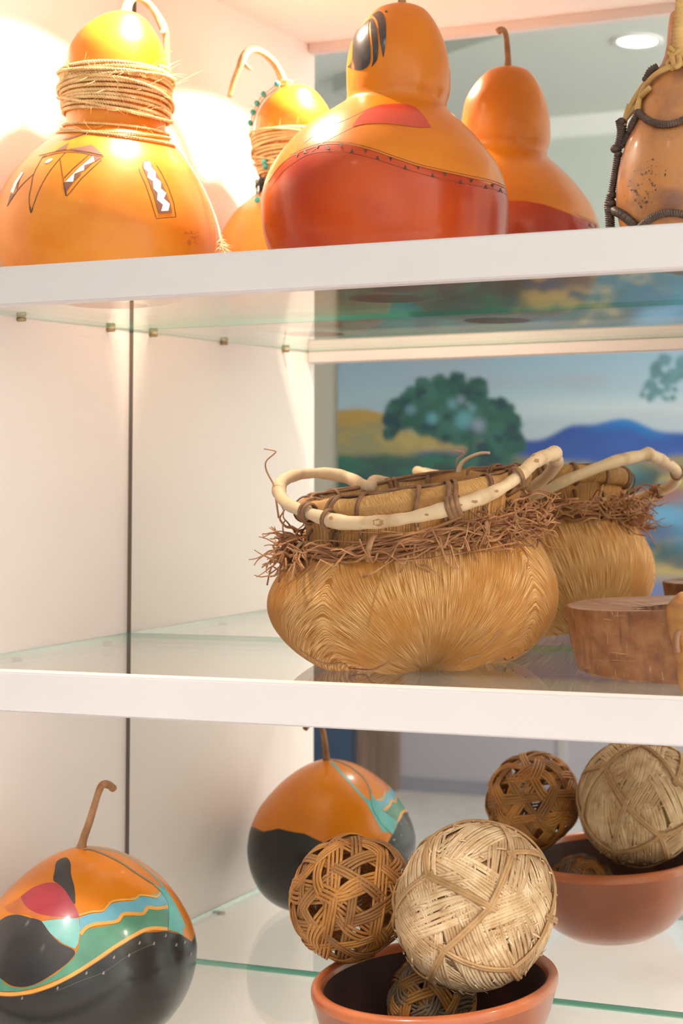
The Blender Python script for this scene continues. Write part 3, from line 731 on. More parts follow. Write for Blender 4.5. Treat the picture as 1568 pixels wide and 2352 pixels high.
M_pg = paint('green_paint', (.10, .29, .19)); M_po = paint('light_orange_paint', (.86, .40, .08)); M_pd = paint('burnt_orange_paint', (.62, .15, .02)); M_pq = paint('aqua_paint', (.13, .52, .50))
decal('burnt_orange_strip', G(sp([(160, 470), (40, 545), (90, 590), (220, 605), (300, 655), (440, 638), (600, 625), (400, 600), (250, 560), (160, 470)])[:-1]), m=M_pd, off=.0003, **kp)
decal('crimson_shape', G(sp([(160, 465), (250, 400), (340, 365), (410, 360), (460, 375), (520, 450), (570, 530), (600, 620), (480, 620), (330, 605), (230, 565), (180, 510), (160, 465)])[:-1]), m=M_pr, off=.0005, **kp)
decal('charcoal_leaf', G(sp([(460, 180), (510, 170), (540, 210), (545, 300), (570, 400), (575, 520), (545, 490), (500, 420), (450, 370), (410, 340), (420, 270), (430, 210), (460, 180)])[:-1]), m=M_pc, off=.0007, **kp)
decal('charcoal_disc', G(sp([(0, 650), (60, 615), (140, 605), (220, 625), (320, 655), (370, 730), (460, 820), (570, 880), (540, 950), (430, 1040), (300, 1120), (190, 1155), (90, 1145), (20, 1100), (-60, 1040), (-110, 900), (-70, 740), (0, 650)])[:-1]), m=M_pc, off=.0005, **kp)
decal('teal_wedge', G([(320, 655), (440, 640), (605, 630), (615, 720), (600, 820), (575, 865), (480, 825), (390, 750)]), m=M_pt, off=.0006, **kp)
decal('green_wave', G([(615, 770), (680, 710), (820, 690), (910, 670), (950, 620), (1090, 610), (1140, 570), (1285, 570), (1290, 705), (1200, 700), (1110, 715), (1000, 770), (850, 875), (680, 980), (480, 1085), (300, 1155), (150, 1190), (0, 1190), (-90, 1170), (-90, 1080), (0, 1080), (40, 1130), (100, 1160), (190, 1165), (310, 1125), (440, 1050), (560, 940), (600, 860)]), m=M_pg, **kp)
decal('blue_wave', G(sp([(610, 625), (700, 597), (790, 583), (850, 525), (920, 507), (1030, 498), (1070, 472), (1130, 470), (1190, 480), (1235, 440), (1290, 490)])+sp([(1285, 530), (1200, 540), (1130, 540), (1080, 580), (1000, 590), (940, 595), (890, 640), (800, 660), (720, 670), (640, 710), (615, 730)])), m=M_pb, off=.0005, **kp)
decal('aqua_crescent', G(sp([(1170, 370), (1240, 410), (1310, 490), (1370, 600), (1395, 700), (1397, 765)])+sp([(1397, 765), (1340, 735), (1285, 722)])[1:-1]+sp([(1285, 722), (1292, 600), (1285, 520), (1240, 440), (1170, 370)])[:-1]), m=M_pq, off=.0007, **kp)
stroke('orange_line', [G(sp([(605, 610), (700, 583), (790, 572), (850, 508), (920, 493), (1030, 486), (1065, 458), (1130, 460), (1195, 470), (1222, 440)]))], m=M_po, w=4.5, off=.0008, bvh=bvP, parent=gP, Y=YP)
stroke('orange_line', [G(sp([(617, 755), (660, 705), (730, 677), (820, 667), (900, 652), (940, 603), (1010, 597), (1090, 597), (1130, 552), (1200, 557), (1283, 545)]))], m=M_po, w=8, off=.0008, bvh=bvP, parent=gP, Y=YP)
stroke('orange_line', [G(sp([(-80, 1185), (0, 1205), (100, 1210), (250, 1190), (400, 1140), (560, 1060), (720, 960), (880, 850), (1000, 777), (1100, 724), (1180, 708), (1280, 716)]))], m=M_po, w=8, off=.0008, bvh=bvP, parent=gP, Y=YP)
stroke('grey_line', [G(sp([(640, 105), (720, 112), (900, 190), (1050, 290), (1180, 372)]))], m=mk('grey_line', (.22, .22, .2), .5), w=3, off=.0006, bvh=bvP, parent=gP, Y=YP)
M_dent = mk('pale_nick', (.27, .21, .19), .5)
for x, y in ((1265, 765), (1410, 815), (1345, 835), (1455, 905), (985, 915), (870, 930), (1175, 825), (170, 1240), (1065, 820), (790, 1050), (440, 1165), (660, 1050)):
    q = G([(x-9, y+10), (x+3, y-16), (x+12, y-4), (x+4, y+14)]); mesh('carved_nick', [near(bvP, *w_, off=.0006, Y=YP)[0] for w_ in q], [(0, 1, 2, 3)], M_dent, gP, smooth=False)
stroke('scratched_line', [G(sp([(430, 1190), (620, 1110), (800, 1040), (1000, 905), (1180, 825)]))], m=M_dent, w=.5, off=.0005, bvh=bvP, parent=gP, Y=YP)
# the side seen in the mirror
km = dict(bvh=bvP, parent=gP, Y=YP, mirror=True)
decal('aqua_stripe', [(754, 1747), (766, 1752), (800, 1790), (838, 1832), (852, 1839), (872, 1834), (889, 1814), (898, 1828), (912, 1850), (917, 1865), (901, 1891), (898, 1911), (878, 1911), (861, 1880), (840, 1842), (800, 1797)], m=M_pq, off=.0002, **km)

# ------------------------------------------------------------------ leather-laced gourd at the right
YC = .225
rowsC = [(24, 1560, 1600), (27, 1548, 1612), (35, 1538, 1622), (70, 1533, 1627), (110, 1529, 1631), (145, 1519, 1641), (170, 1501, 1659), (200, 1487, 1673), (250, 1468, 1692), (300, 1451, 1709), (330, 1437, 1723), (360, 1427, 1733), (400, 1418, 1742), (450, 1414, 1746), (490, 1417, 1743), (530, 1426, 1734), (565, 1441, 1719), (595, 1465, 1695), (615, 1500, 1660), (625, 1545, 1615)]
M_gourdC = mk('mottled_brown_gourd', (.46, .18, .05), .42, col2=(.21, .085, .05), scale=26, lo=.46, hi=.66, coat=.25, bump=.12, bscale=70, detail=7)
gC, bvC, prC = make_gourd('laced_gourd', 'brown mottled gourd laced in tan cane and dark cord', rowsC, YC, YC, ZG1, M_gourdC, n=160)
M_cane = mk('tan_cane', (.56, .34, .12), .5, col2=(.45, .25, .08), scale=70)
M_cord = mk('dark_wrapped_cord', (.055, .028, .02), .5, col2=(.10, .055, .04), scale=120)
M_stain = mk('black_mould_spot', (.05, .035, .03), .6, col2=(.18, .09, .05), scale=200)
def pathC(pts, off, Y=YC-.02):
    Q = []
    for x, y in catmull(pts, 8):
        h = cast(bvC, x, y, off=off)
        Q.append(h[0] if h is not None else atY(x, y, Y))
    Q = np.array(Q)
    for _ in range(3): Q[1:-1] = (Q[:-2]+2*Q[1:-1]+Q[2:])/4
    return Q
for pts in ([(1610, 145), (1568, 152), (1530, 165), (1502, 185), (1480, 220), (1470, 262)], [(1502, 168), (1478, 195), (1455, 230), (1440, 262), (1430, 284)], [(1500, 205), (1470, 235), (1445, 262), (1428, 282)], [(1490, 175), (1486, 200), (1476, 235), (1472, 262)], [(1445, 240), (1436, 270), (1432, 290)]):
    V, F = tubevf(pathC(pts, .004), .0028, n=8); mesh('cane_strip', V, F, M_cane, gC)
def cordtube(pts, r, off, name='wrapped_cord'):
    Q = pathC(pts, off); seg = np.r_[0, np.cumsum(np.linalg.norm(np.diff(Q, axis=0), axis=1))]
    s = np.arange(0, seg[-1], .0006); P = np.c_[[np.interp(s, seg, Q[:, k]) for k in range(3)]].T
    V, F = tubevf(P, r*(1+.16*np.sin(s/.0022*2*math.pi)), n=10); mesh(name, V, F, M_cord, gC)
cordtube([(1472, 262), (1492, 280), (1520, 290), (1550, 288), (1580, 275), (1620, 262)], .0034, .003)
cordtube([(1470, 262), (1455, 292), (1440, 318), (1428, 338)], .0040, .002)
cordtube([(1424, 276), (1428, 300), (1424, 325), (1416, 345)], .0048, .002)
cordtube([(1418, 358), (1414, 385), (1408, 420), (1403, 452)], .0036, .002)
cordtube([(1403, 450), (1398, 470), (1400, 490), (1401, 520), (1403, 560)], .0046, .002)
cordtube([(1402, 482), (1425, 487), (1445, 500), (1470, 525)], .0042, .003)
cordtube([(1470, 525), (1495, 503), (1525, 490), (1560, 490), (1600, 505)], .0036, .003)
cordtube([(1510, 155), (1496, 162), (1488, 175), (1483, 188)], .0042, .003)
for x, y, rr in ((1414, 342, .0058), (1405, 448, .005), (1404, 468, .0055), (1420, 355, .0045), (1472, 262, .005), (1428, 280, .0055), (1484, 182, .0045), (1400, 482, .0055)):
    Q = pathC([(x-6, y-5), (x, y), (x+6, y+5)], .003)[8]
    V, F = blob(Q, rr, (1, 1, .8)); mesh('cord_knot', V, F, M_cord, gC)
# woven handle strap rising from the lacing
Hs = np.array([atY(x, y, YC-.028) for x, y in catmull([(1553, 150), (1556, 110), (1560, 60), (1565, 10), (1572, -50), (1590, -110)], 14)])
mb = MB(); seg = np.r_[0, np.cumsum(np.linalg.norm(np.diff(Hs, axis=0), axis=1))]; s = np.arange(0, seg[-1], .0008)
P = np.c_[[np.interp(s, seg, Hs[:, k]) for k in range(3)]].T
mb.add(*tubevf(P, .0050*(1+.07*np.sign(np.sin(s/.0042*2*math.pi))), n=12, flat=(1.25, .8), up=np.tile(-_fw, (len(P), 1))))
mb.build('wrapped_handle', M_cane, gC)
for k in range(7):
    x, y = 1545+6*math.sin(k*1.7), 118+k*6.5; c = atY(x, y, YC-.034)
    a = .8 if k % 2 else -.8
    d = _r*math.cos(a)+_u*math.sin(a); Q = [c-d*.006, c-_fw*.0015, c+d*.006]; V, F = tubevf(catmull(Q, 4), .0026, n=6); mesh('woven_knot', V, F, M_cane, gC)
tube('cane_loop', pathC([(1548, 140), (1552, 155), (1556, 165), (1563, 160), (1562, 145)], .008), .0030, M_cane, gC, n=8)
r3 = random.Random(11)
for k in range(90):
    cx_, cy_ = ((1490, 395), (1475, 440), (1500, 420), (1488, 470), (1455, 445))[k % 5]
    x = cx_+r3.gauss(0, 13); y = cy_+r3.gauss(0, 16); rr = .7+2.6*r3.random()**3
    V = [near(bvC, x+rr*r3.uniform(.35, 1.7)*math.cos(a), y+rr*r3.uniform(.35, 1.7)*math.sin(a), off=.0003, Y=YC)[0] for a in np.arange(9)*2*math.pi/9]
    mesh('dark_blotch', V, [tuple(range(9))], M_stain, gC)

# ------------------------------------------------------------------ fibre basket
BC = np.array([.500, .282]); ZG2 = GL[2][1]
M_husk = fibre('palm_fibre', (.38, .135, .022), (.86, .51, .22), (.54, .22, .045), fa=125, fl=5, bump=1.0)
M_rim = fibre('rim_fibre', (.50, .24, .07), (.70, .43, .18), (.34, .14, .04), fa=420, fl=4, bump=.8)
M_inside = mk('basket_inside', (.46, .22, .07), .7, col2=(.32, .14, .04), scale=60, stretch=(1, 1, .15))
M_vine = mk('brown_vine', (.27, .13, .06), .7, col2=(.17, .075, .035), scale=80)
M_root = mk('dry_root', (.52, .255, .11), .6, col2=(.28, .11, .045), scale=50)
M_branch = mk('bare_branch', (.62, .45, .28), .55, col2=(.40, .23, .11), scale=34, lo=.50, hi=.78, bump=.35, bscale=60)
M_bark_gap = mk('bark_and_gap_dark', (.36, .18, .08), .7)  # bark colour, also used for shade painted into the husk gaps
bk = thing('fibre_basket', 'palm-fibre basket with root fringe and peeled branch handle', 'basket', (BC[0], BC[1], ZG2))
tiltz = lambda x, y: .10*(x-BC[0])+.105*(y-BC[1])
zp = [(-.0347, .060), (-.0345, .082), (-.031, .101), (-.022, .120), (-.008, .136), (.008, .147), (.026, .1525), (.044, .152), (.060, .147), (.076, .138), (.090, .127), (.100, .119), (.108, .1145), (.120, .1135), (.134, .1155), (.146, .117)]
Q = catmull(zp, 5); NT = 240; V = []; fa = []; fl = []
th = np.arange(NT)*2*math.pi/NT
fan = math.atan2(-.80, .60)         # a fold of the husk faces the viewer
NF = 4
for i, (z, r) in enumerate(Q):
    h = np.clip((z+.0347)/.14, 0, 1)
    a = (th-fan+math.pi/NF) % (2*math.pi/NF)-math.pi/NF
    pinch = np.exp(-(a/.10)**2)*(1-h)**4
    lob = 1+.018*np.cos(NF*(th-fan)+.6)*(1-h)+.012*np.sin(3*th+1)*(1-h) - .05*pinch
    rr = r*lob; zz = z+.0045*np.cos(NF*2*(th-fan))*(1-h)**6*(z < .02)*(1 if z > -.034 else 0)
    x = BC[0]+rr*np.cos(th); y = BC[1]+rr*np.sin(th)
    V.append(np.c_[x, y, np.maximum(zz+tiltz(x, y)*np.clip((z-.02)/.12, 0, 1), ZG2+.0001)])
    t_ = np.arctan2(a*1.25, h+.10); fa.append(t_*(1-2*(np.floor((th-fan+math.pi/NF)/(2*math.pi/NF)) % 2))); fl.append(np.hypot(a, h))
V = np.concatenate(V); F = []
for i in range(len(Q)-1):
    for k in range(NT):
        l = (k+1) % NT; F.append((i*NT+k, i*NT+l, (i+1)*NT+l, (i+1)*NT+k))
F.append(tuple(range(NT-1, -1, -1)))
mesh('husk_bowl', V, F, M_husk, bk, attrs={'fa': np.concatenate(fa), 'fl': np.concatenate(fl)})
bvK = bvh_of(V, F)
# lining
V = []; Fi = []; zi = [(.140, .109), (.120, .107), (.08, .112), (.03, .13), (-.01, .118), (-.026, .09), (-.027, .02)]
for z, r in zi:
    x = BC[0]+r*np.cos(th[::4]); y = BC[1]+r*np.sin(th[::4]); V.append(np.c_[x, y, z+tiltz(x, y)*np.clip((z-.02)/.12, 0, 1)])
n4 = len(th[::4])
for i in range(len(zi)-1):
    for k in range(n4): l = (k+1) % n4; Fi.append((i*n4+k, i*n4+l, (i+1)*n4+l, (i+1)*n4+k))
Fi.append(tuple((len(zi)-1)*n4+k for k in range(n4)))
mesh('lining', np.concatenate(V), Fi, M_inside, bk)
# rolled rim
NR, NS = 220, 14; V = []; fa = []; fl = []
for i in range(NR):
    a = i/NR*2*math.pi; rr = .1145+.002*math.sin(3*a+.5)+.0015*math.sin(7*a)
    for k in range(NS):
        p_ = k/NS*2*math.pi; tr_ = .0098*(1+.08*math.sin(9*a)+.05*math.sin(17*a+2))
        x = BC[0]+(rr+tr_*math.cos(p_))*math.cos(a); y = BC[1]+(rr+tr_*math.cos(p_))*math.sin(a)
        V.append((x, y, .1460+tr_*1.15*math.sin(p_)+tiltz(x, y))); fa.append(a*.35+.02*math.sin(p_)); fl.append(p_*.3)
F = [(i*NS+k, ((i+1) % NR)*NS+k, ((i+1) % NR)*NS+(k+1) % NS, i*NS+(k+1) % NS) for i in range(NR) for k in range(NS)]
rim_ = mesh('rolled_rim', V, F, M_rim, bk, attrs={'fa': fa, 'fl': fl})
r4 = random.Random(21)
def ringpt(a, r, z): x = BC[0]+r*math.cos(a); y = BC[1]+r*math.sin(a); return np.array([x, y, z+tiltz(x, y)])
# lashings over the rim
for k in range(17):
    a = k/17*2*math.pi+r4.uniform(-.08, .08)
    for s in ((0,) if k % 3 else (-.03, .03)):
        P = []
        for q in range(19):
            p_ = q/18*2*math.pi*.82-1.5; P.append(ringpt(a+s+.02*math.sin(p_), .1145+.0122*math.cos(p_), .146+.0138*math.sin(p_)))
        P += [ringpt(a+s, .1185, .122), ringpt(a+s+.01, .1185, .108)]
        P = np.array(P); V, F = tubevf(P, .0017, n=6, flat=(1.7, .6), up=P-ringpt(a, .1145, .146)); mesh('lashing', V, F, M_vine, rim_)
# thin vines running round the rim
for k in range(3):
    P = [ringpt(a, .1085+.002*k+.0015*math.sin(5*a+k), .1570+.0020*math.sin(4*a+k*2)-.001*k) for a in np.arange(121)/120*2*math.pi]
    V, F = tubevf(P, .0020-.0003*k, n=6); mesh('rim_vine', V, F, M_vine, rim_)
# root fringe: strands bundled round the waist with loose ends
mb = MB()
for k in range(260):
    a0 = r4.uniform(0, 2*math.pi); ln = r4.uniform(.25, 1.3); sgn = r4.choice((-1, 1)); z = .103+r4.gauss(0, .0060); r0 = .1205+abs(r4.gauss(0, .0050)); n = 12
    P = []; zz = z; dr = 0; w1, w2 = r4.uniform(0, 6), r4.uniform(0, 6); loose = r4.random() < .42
    for i in range(n):
        t_ = i/(n-1); a = a0+sgn*ln*t_
        ex = 0 if not loose else max(0, t_-.55)*r4.uniform(.03, .075); zz = z+.004*math.sin(w1+5*t_)+(r4.uniform(-.05, .03)*max(0, t_-.6) if loose else 0)
        P.append(ringpt(a, r0+.003*math.sin(w2+6*t_)+ex, zz))
    P = catmull(P, 2); R = np.linspace(r4.uniform(.0010, .0023), .0009, len(P)); mb.add(*tubevf(P, R, n=5))
tag(mb.build('root_fringe', M_root, bk), kind='stuff')
# loose wiry roots sticking out, thickest at the left and right
mb = MB()
for k in range(190):
    c = r4.random(); aL = math.atan2(-.45, -.89); aR = math.atan2(-.05, 1.0)
    a = (aL+r4.gauss(0, .35)) if c < .42 else ((aR+r4.gauss(0, .4)) if c < .85 else r4.uniform(0, 6.28))
    p = ringpt(a, .122, .106+r4.gauss(0, .008)); d = np.array([math.cos(a), math.sin(a), r4.gauss(-.2, .55)])+np.array([r4.gauss(0, .45) for _ in range(3)]); d /= np.linalg.norm(d)
    P = [p]; st_ = r4.uniform(.0035, .0085)
    for i in range(7):
        d = d+np.array([r4.gauss(0, .33) for _ in range(3)])+np.array([0, 0, -.07]); d /= np.linalg.norm(d); p = p+d*st_
        if p[1] > D-.004: p[1] = D-.004
        P.append(p)
    P = catmull(P, 3); R = np.linspace(r4.uniform(.0009, .0020), .0005, len(P)); mb.add(*tubevf(P, R, n=5))
tag(mb.build('wiry_roots', M_root, bk), kind='stuff')
# fringe ties
for a in (fan+.42, fan+.75, fan-.5, fan+1.4, fan-1.3, fan+2.4, fan+3.2, fan+4.2):
    P = [ringpt(a+.015*math.sin(p_), .1235+.0105*math.cos(p_), .103+.013*math.sin(p_)) for p_ in np.arange(17)/16*2*math.pi]
    P = np.array(P); V, F = tubevf(P, .0021, n=6, flat=(1.7, .6), up=P-ringpt(a, .1235, .103)); mesh('fringe_tie', V, F, mk('pale_tie', (.42, .23, .11), .6) if a == fan+.42 else bpy.data.materials['pale_tie'], bk)
# hanging wisp and tall tendril
tube('tendril', catmull([atY(x, y, .22) for x, y in ((640, 1190), (634, 1150), (630, 1118), (612, 1082), (611, 1060), (630, 1042), (632, 1036), (606, 1031))], 6), np.linspace(.0012, .0006, 43), M_root, bk, n=6)
tube('tendril', catmull([atY(x, y, .17) for x, y in ((1010, 1235), (1018, 1270), (1030, 1296), (1052, 1306), (1046, 1290), (1034, 1250))], 6), np.linspace(.0014, .0007, 31), M_root, bk, n=6)
tube('tendril', catmull([atY(x, y, .35) for x, y in ((1052, 1085), (1060, 1065), (1080, 1050), (1105, 1041), (1124, 1041))], 6), np.linspace(.0030, .0018, 25), M_branch, bk, n=7)
# peeled branch loop
BR = [atY(845, 1120, .34), atY(800, 1098, .352), atY(742, 1087, .335), atY(682, 1091, .300), atY(648, 1106, .255), atY(641, 1130, .22), atY(660, 1157, .19), atY(710, 1179, .162), atY(780, 1199, .145), atY(850, 1200, .138), atY(930, 1191, .136), atY(1010, 1173, .14), atY(1090, 1148, .153), atY(1150, 1122, .172),
      atY(1195, 1090, .20), atY(1225, 1062, .24), atY(1252, 1048, .275), atY(1272, 1042, .297), mirY(1468, 1047, .312), mirY(1400, 1064, .365), mirY(1300, 1103, .412), mirY(1215, 1140, .424), (.50, .424, .150), (.452, .414, .148), (.425, .39, .153), (.408, .362, .158)]
BP = catmull(BR, 8, closed=True); s = np.arange(len(BP))
V, F = tubevf(BP, .0068*(1+.10*np.sin(s*.22)+.06*np.sin(s*.51+1)+.04*np.sin(s*1.3))+.0022*np.exp(-((s-8*17)/6.)**2), n=14, closed=True); brn_ = mesh('peeled_branch', V, F, M_branch, bk)
bvR = bvh_of(V, F)
for x, y, w_, h_ in ((868, 1200, 14, 9), (1222, 1043, 5, 6), (1232, 1058, 7, 5), (1090, 1152, 7, 4), (980, 1182, 5, 3), (1140, 1128, 6, 3), (760, 1190, 5, 4), (1055, 1160, 8, 3)):
    h0 = [cast(bvR, x+w_*r4.uniform(.7, 1.2)*math.cos(a), y+h_*r4.uniform(.7, 1.2)*math.sin(a), off=.0003) for a in np.arange(12)*math.pi/6]
    h0 = [q[0] for q in h0 if q is not None and depth(q[0]) < 1.75]
    if len(h0) > 4: mesh('bark_patch', h0, [tuple(range(len(h0)))], M_bark_gap, brn_)
def wrap(px, Y, n=2):
    for j in range(n):
        h0 = cast(bvR, px[0]+10*j, px[1]-3*j, off=0)
        if h0 is None: continue
        i = int(np.argmin(np.linalg.norm(BP-h0[0], axis=1))); tdir = BP[(i+1) % len(BP)]-BP[i-1]; tdir /= np.linalg.norm(tdir)
        a_ = np.cross(tdir, (0, 0, 1)); a_ /= np.linalg.norm(a_); b2 = np.cross(tdir, a_)
        P = np.array([BP[i]+.0082*(math.cos(p_)*a_+1.25*math.sin(p_)*b2)+tdir*.0015*math.sin(p_*.5) for p_ in np.arange(25)/24*2*math.pi*1.02])
        V, F = tubevf(P, .0018, n=6, flat=(1.6, .7), up=P-BP[i]); mesh('branch_tie', V, F, M_vine, brn_)
wrap((1030, 1168), .14, 3); wrap((690, 1172), .16, 2); wrap((745, 1190), .15, 1); wrap((1195, 1092), .2, 1)
# dark strokes and rolls painting shade into gaps low on the husk
for l_ in ([(1060, 1520), (1085, 1508), (1105, 1505)], [(1110, 1533), (1150, 1522), (1190, 1508), (1215, 1490)]):
    stroke('gap_shade_line', [sp(l_)], m=M_bark_gap, w=5, bvh=bvK, parent=bk, Y=.18)
for l_ in ([(690, 1492), (720, 1512), (752, 1524), (785, 1522), (800, 1532)], [(800, 1534), (850, 1538), (880, 1528), (895, 1518)], [(1120, 1536), (1160, 1526), (1205, 1505), (1222, 1488)]):
    Q_ = np.array([near(bvK, x, y, off=.0004, Y=.2)[0] for x, y in catmull(l_, 5)]); tube('gap_shade_roll', Q_, np.interp(np.linspace(0, 1, len(Q_)), [0, .5, 1], [.0004, .0014, .0004]), M_bark_gap, bk, n=6)
stroke('ribbed_seam', [sp([(880, 1302), (868, 1340), (856, 1390), (846, 1440)])], m=mk('seam_shade', (.36, .16, .04), .8), w=4, bvh=bvK, parent=bk, Y=.18)

# ------------------------------------------------------------------ hollowed wooden block
wb_ = thing('wooden_block', 'low carved wooden block with a ragged hollow on top', 'wooden block', (.86, .28, ZG2))
m, nt, b = newmat('worn_wood')
tc = nt.nodes.new('ShaderNodeTexCoord')
def noise(sc_, st_, det=5):
    mp = nt.nodes.new('ShaderNodeMapping'); mp.inputs['Scale'].default_value = st_; nt.links.new(tc.outputs['Object'], mp.inputs['Vector'])
    q = nt.nodes.new('ShaderNodeTexNoise'); q.inputs['Scale'].default_value = sc_; q.inputs['Detail'].default_value = det; nt.links.new(mp.outputs[0], q.inputs['Vector']); return q.outputs[0]
c = mixrgb(nt, ramp(nt, noise(55, (1, 1, 1), 8), .36, .66), (.21, .072, .026), (.36, .15, .056))
c = mixrgb(nt, ramp(nt, noise(34, (3, 3, .6), 8), .52, .74), c, (.11, .045, .028))
c = mixrgb(nt, ramp(nt, noise(70, (.45, .45, 4), 3), .64, .72), c, (.46, .24, .11))
c = mixrgb(nt, ramp(nt, noise(90, (3.5, 3.5, .3), 3), .66, .74), c, (.50, .30, .16))
nt.links.new(c, b.inputs['Base Color']); b.inputs['Roughness'].default_value = .45
bp = nt.nodes.new('ShaderNodeBump'); bp.inputs['Strength'].default_value = .3; bp.inputs['Distance'].default_value = .001
nt.links.new(noise(60, (1, 1, 1)), bp.inputs['Height']); nt.links.new(bp.outputs[0], b.inputs['Normal']); M_wood = m
M_woodtop = mk('pale_cut_wood', (.42, .255, .18), .45, col2=(.28, .14, .085), scale=16, stretch=(1, 2, 1), bump=.2)
NB = 120; a = np.arange(NB)*2*math.pi/NB
def outline(scale, dx=0, dy=0):
    ex = np.sign(np.cos(a))*np.abs(np.cos(a))**.82; ey = np.sign(np.sin(a))*np.abs(np.sin(a))**.82
    return np.c_[.862+dx+.183*scale*ex, .288+dy+.098*scale*ey+.008*np.cos(2*a+.5)]
ZT = .0345
def topz(xy): return ZT-.004*np.cos((xy[:, 0]-.70)*14)+.06*(xy[:, 1]-.28)*0
lv = [(.90, ZG2), (.935, ZG2+.004), (.955, ZG2+.018), (.975, ZG2+.035), (.99, ZG2+.055), (1.0, None)]
V = []
for sc_, z in lv:
    o2 = outline(sc_); zz = np.full(NB, z) if z is not None else topz(o2); V.append(np.c_[o2, zz])
o2 = outline(.985); V.append(np.c_[o2, topz(o2)+.0008])
F = [(i*NB+k, i*NB+(k+1) % NB, (i+1)*NB+(k+1) % NB, (i+1)*NB+k) for i in range(6) for k in range(NB)]; F.append(tuple(range(NB-1, -1, -1)))
mesh('block_body', np.concatenate(V), F, M_wood, wb_)
r5 = np.random.RandomState(5); hole = 1+.06*np.sin(5*a+1)+.05*np.sin(11*a)+.04*r5.randn(NB)
hx = .888+.128*np.cos(a)*hole; hy = .243+.046*np.sin(a)*hole
o2 = outline(.985); T0 = np.c_[o2, topz(o2)+.0008]; h2 = np.c_[hx, hy]; T1 = np.c_[h2, topz(h2)-.0005-.0012*np.abs(r5.randn(NB))]
mesh('top_face', np.r_[T0, T1], [(k, (k+1) % NB, NB+(k+1) % NB, NB+k) for k in range(NB)], M_woodtop, wb_, smooth=False)
T2 = np.c_[.888+(hx-.888)*.93, .246+(hy-.246)*.93, np.full(NB, .004)]; T3 = np.c_[.888+(hx-.888)*.7, .246+(hy-.246)*.7, np.full(NB, -.012)]
mesh('hollow', np.r_[T1, T2, T3], [(i*NB+k, i*NB+(k+1) % NB, (i+1)*NB+(k+1) % NB, (i+1)*NB+k) for i in range(2) for k in range(NB)]+[tuple(2*NB+k for k in range(NB))], mk('dark_hollow_wood', (.11, .045, .025), .9, col2=(.2, .09, .05), scale=120, bump=.8, bscale=160), wb_)  # inside of the hollow is coloured darker than the block
# the carved figure beside the block, mostly beyond the frame
fg = thing('carved_wooden_figure', 'rounded honey-brown carved wooden piece leaning before the wooden block', 'carving', (.885, .15, ZG2))
M_carve = mk('polished_carved_wood', (.50, .23, .065), .35, col2=(.34, .13, .035), scale=18, stretch=(1, 1, 4), coat=.3)
P = catmull([atY(1600, 1620, .14), atY(1592, 1590, .14), atY(1586, 1545, .14), atY(1583, 1500, .142), atY(1580, 1450, .146), atY(1586, 1425, .15), atY(1600, 1412, .15)], 8)
P[:, 2] += ZG2+.0005-P[0, 2] if P[0, 2] < ZG2 else 0
R = np.interp(np.linspace(0, 1, len(P)), [0, .15, .35, .55, .75, .9, 1], [.012, .014, .0135, .0175, .0215, .017, .004])
V, F = tubevf(P, R, n=20); V = np.array(V); V[:, 2] = np.maximum(V[:, 2], ZG2); mesh('carved_body', V, F, M_carve, fg)
P2 = catmull([atY(1556, 1500, .125), atY(1553, 1480, .125), atY(1556, 1458, .127), atY(1568, 1448, .13)], 6); tube('carved_ridge', P2, .0035, mk('carved_ridge', (.26, .11, .05), .35, coat=.3), fg, n=10)

# ------------------------------------------------------------------ bowl and balls
bw = thing('terracotta_bowl', 'reddish-brown terracotta bowl with thick rounded rim full of woven balls', 'bowl', (.567, .199, ZG3))
zr = -.331; h_ = zr-ZG3
pr = [(.040, ZG3), (.055, ZG3), (.064, ZG3+.004), (.082, ZG3+.016), (.100, ZG3+.038), (.1125, ZG3+.064), (.119, ZG3+.086), (.1215, zr-.010), (.1215, zr-.004), (.1190, zr-.0008), (.1155, zr), (.1120, zr-.002), (.1095, zr-.008)]
pin = [(.1085, zr-.012), (.105, zr-.03), (.098, zr-.055), (.082, zr-.078), (.055, zr-.092), (.02, zr-.0955)]
M_bowl = mk('terracotta', (.40, .105, .038), .36, col2=(.30, .075, .03), scale=14, coat=.35, bump=.05, bscale=120)
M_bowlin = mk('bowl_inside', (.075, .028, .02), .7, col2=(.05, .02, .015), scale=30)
M_bowlrim = mk('bowl_rim', (.55, .15, .05), .35, col2=(.46, .11, .035), scale=20, coat=.4)
def lathe(name, pr, m, parent, c, n=120, cap=None):
    pr = catmull(pr, 4); aa = np.arange(n)*2*math.pi/n
    V = np.concatenate([np.c_[c[0]+r*np.cos(aa), c[1]+r*np.sin(aa), np.full(n, z)] for r, z in pr])
    F = [(i*n+k, i*n+(k+1) % n, (i+1)*n+(k+1) % n, (i+1)*n+k) for i in range(len(pr)-1) for k in range(n)]
    if cap == 0: F.append(tuple(range(n-1, -1, -1)))
    if cap == 1: F.append(tuple((len(pr)-1)*n+k for k in range(n)))
    return mesh(name, V, F, m, parent)
lathe('bowl_wall', pr[:8], M_bowl, bw, (.567, .199), cap=0); lathe('rim', pr[7:], M_bowlrim, bw, (.567, .199)); lathe('inner_wall', [pr[-1]]+pin, M_bowlin, bw, (.567, .199), cap=1)

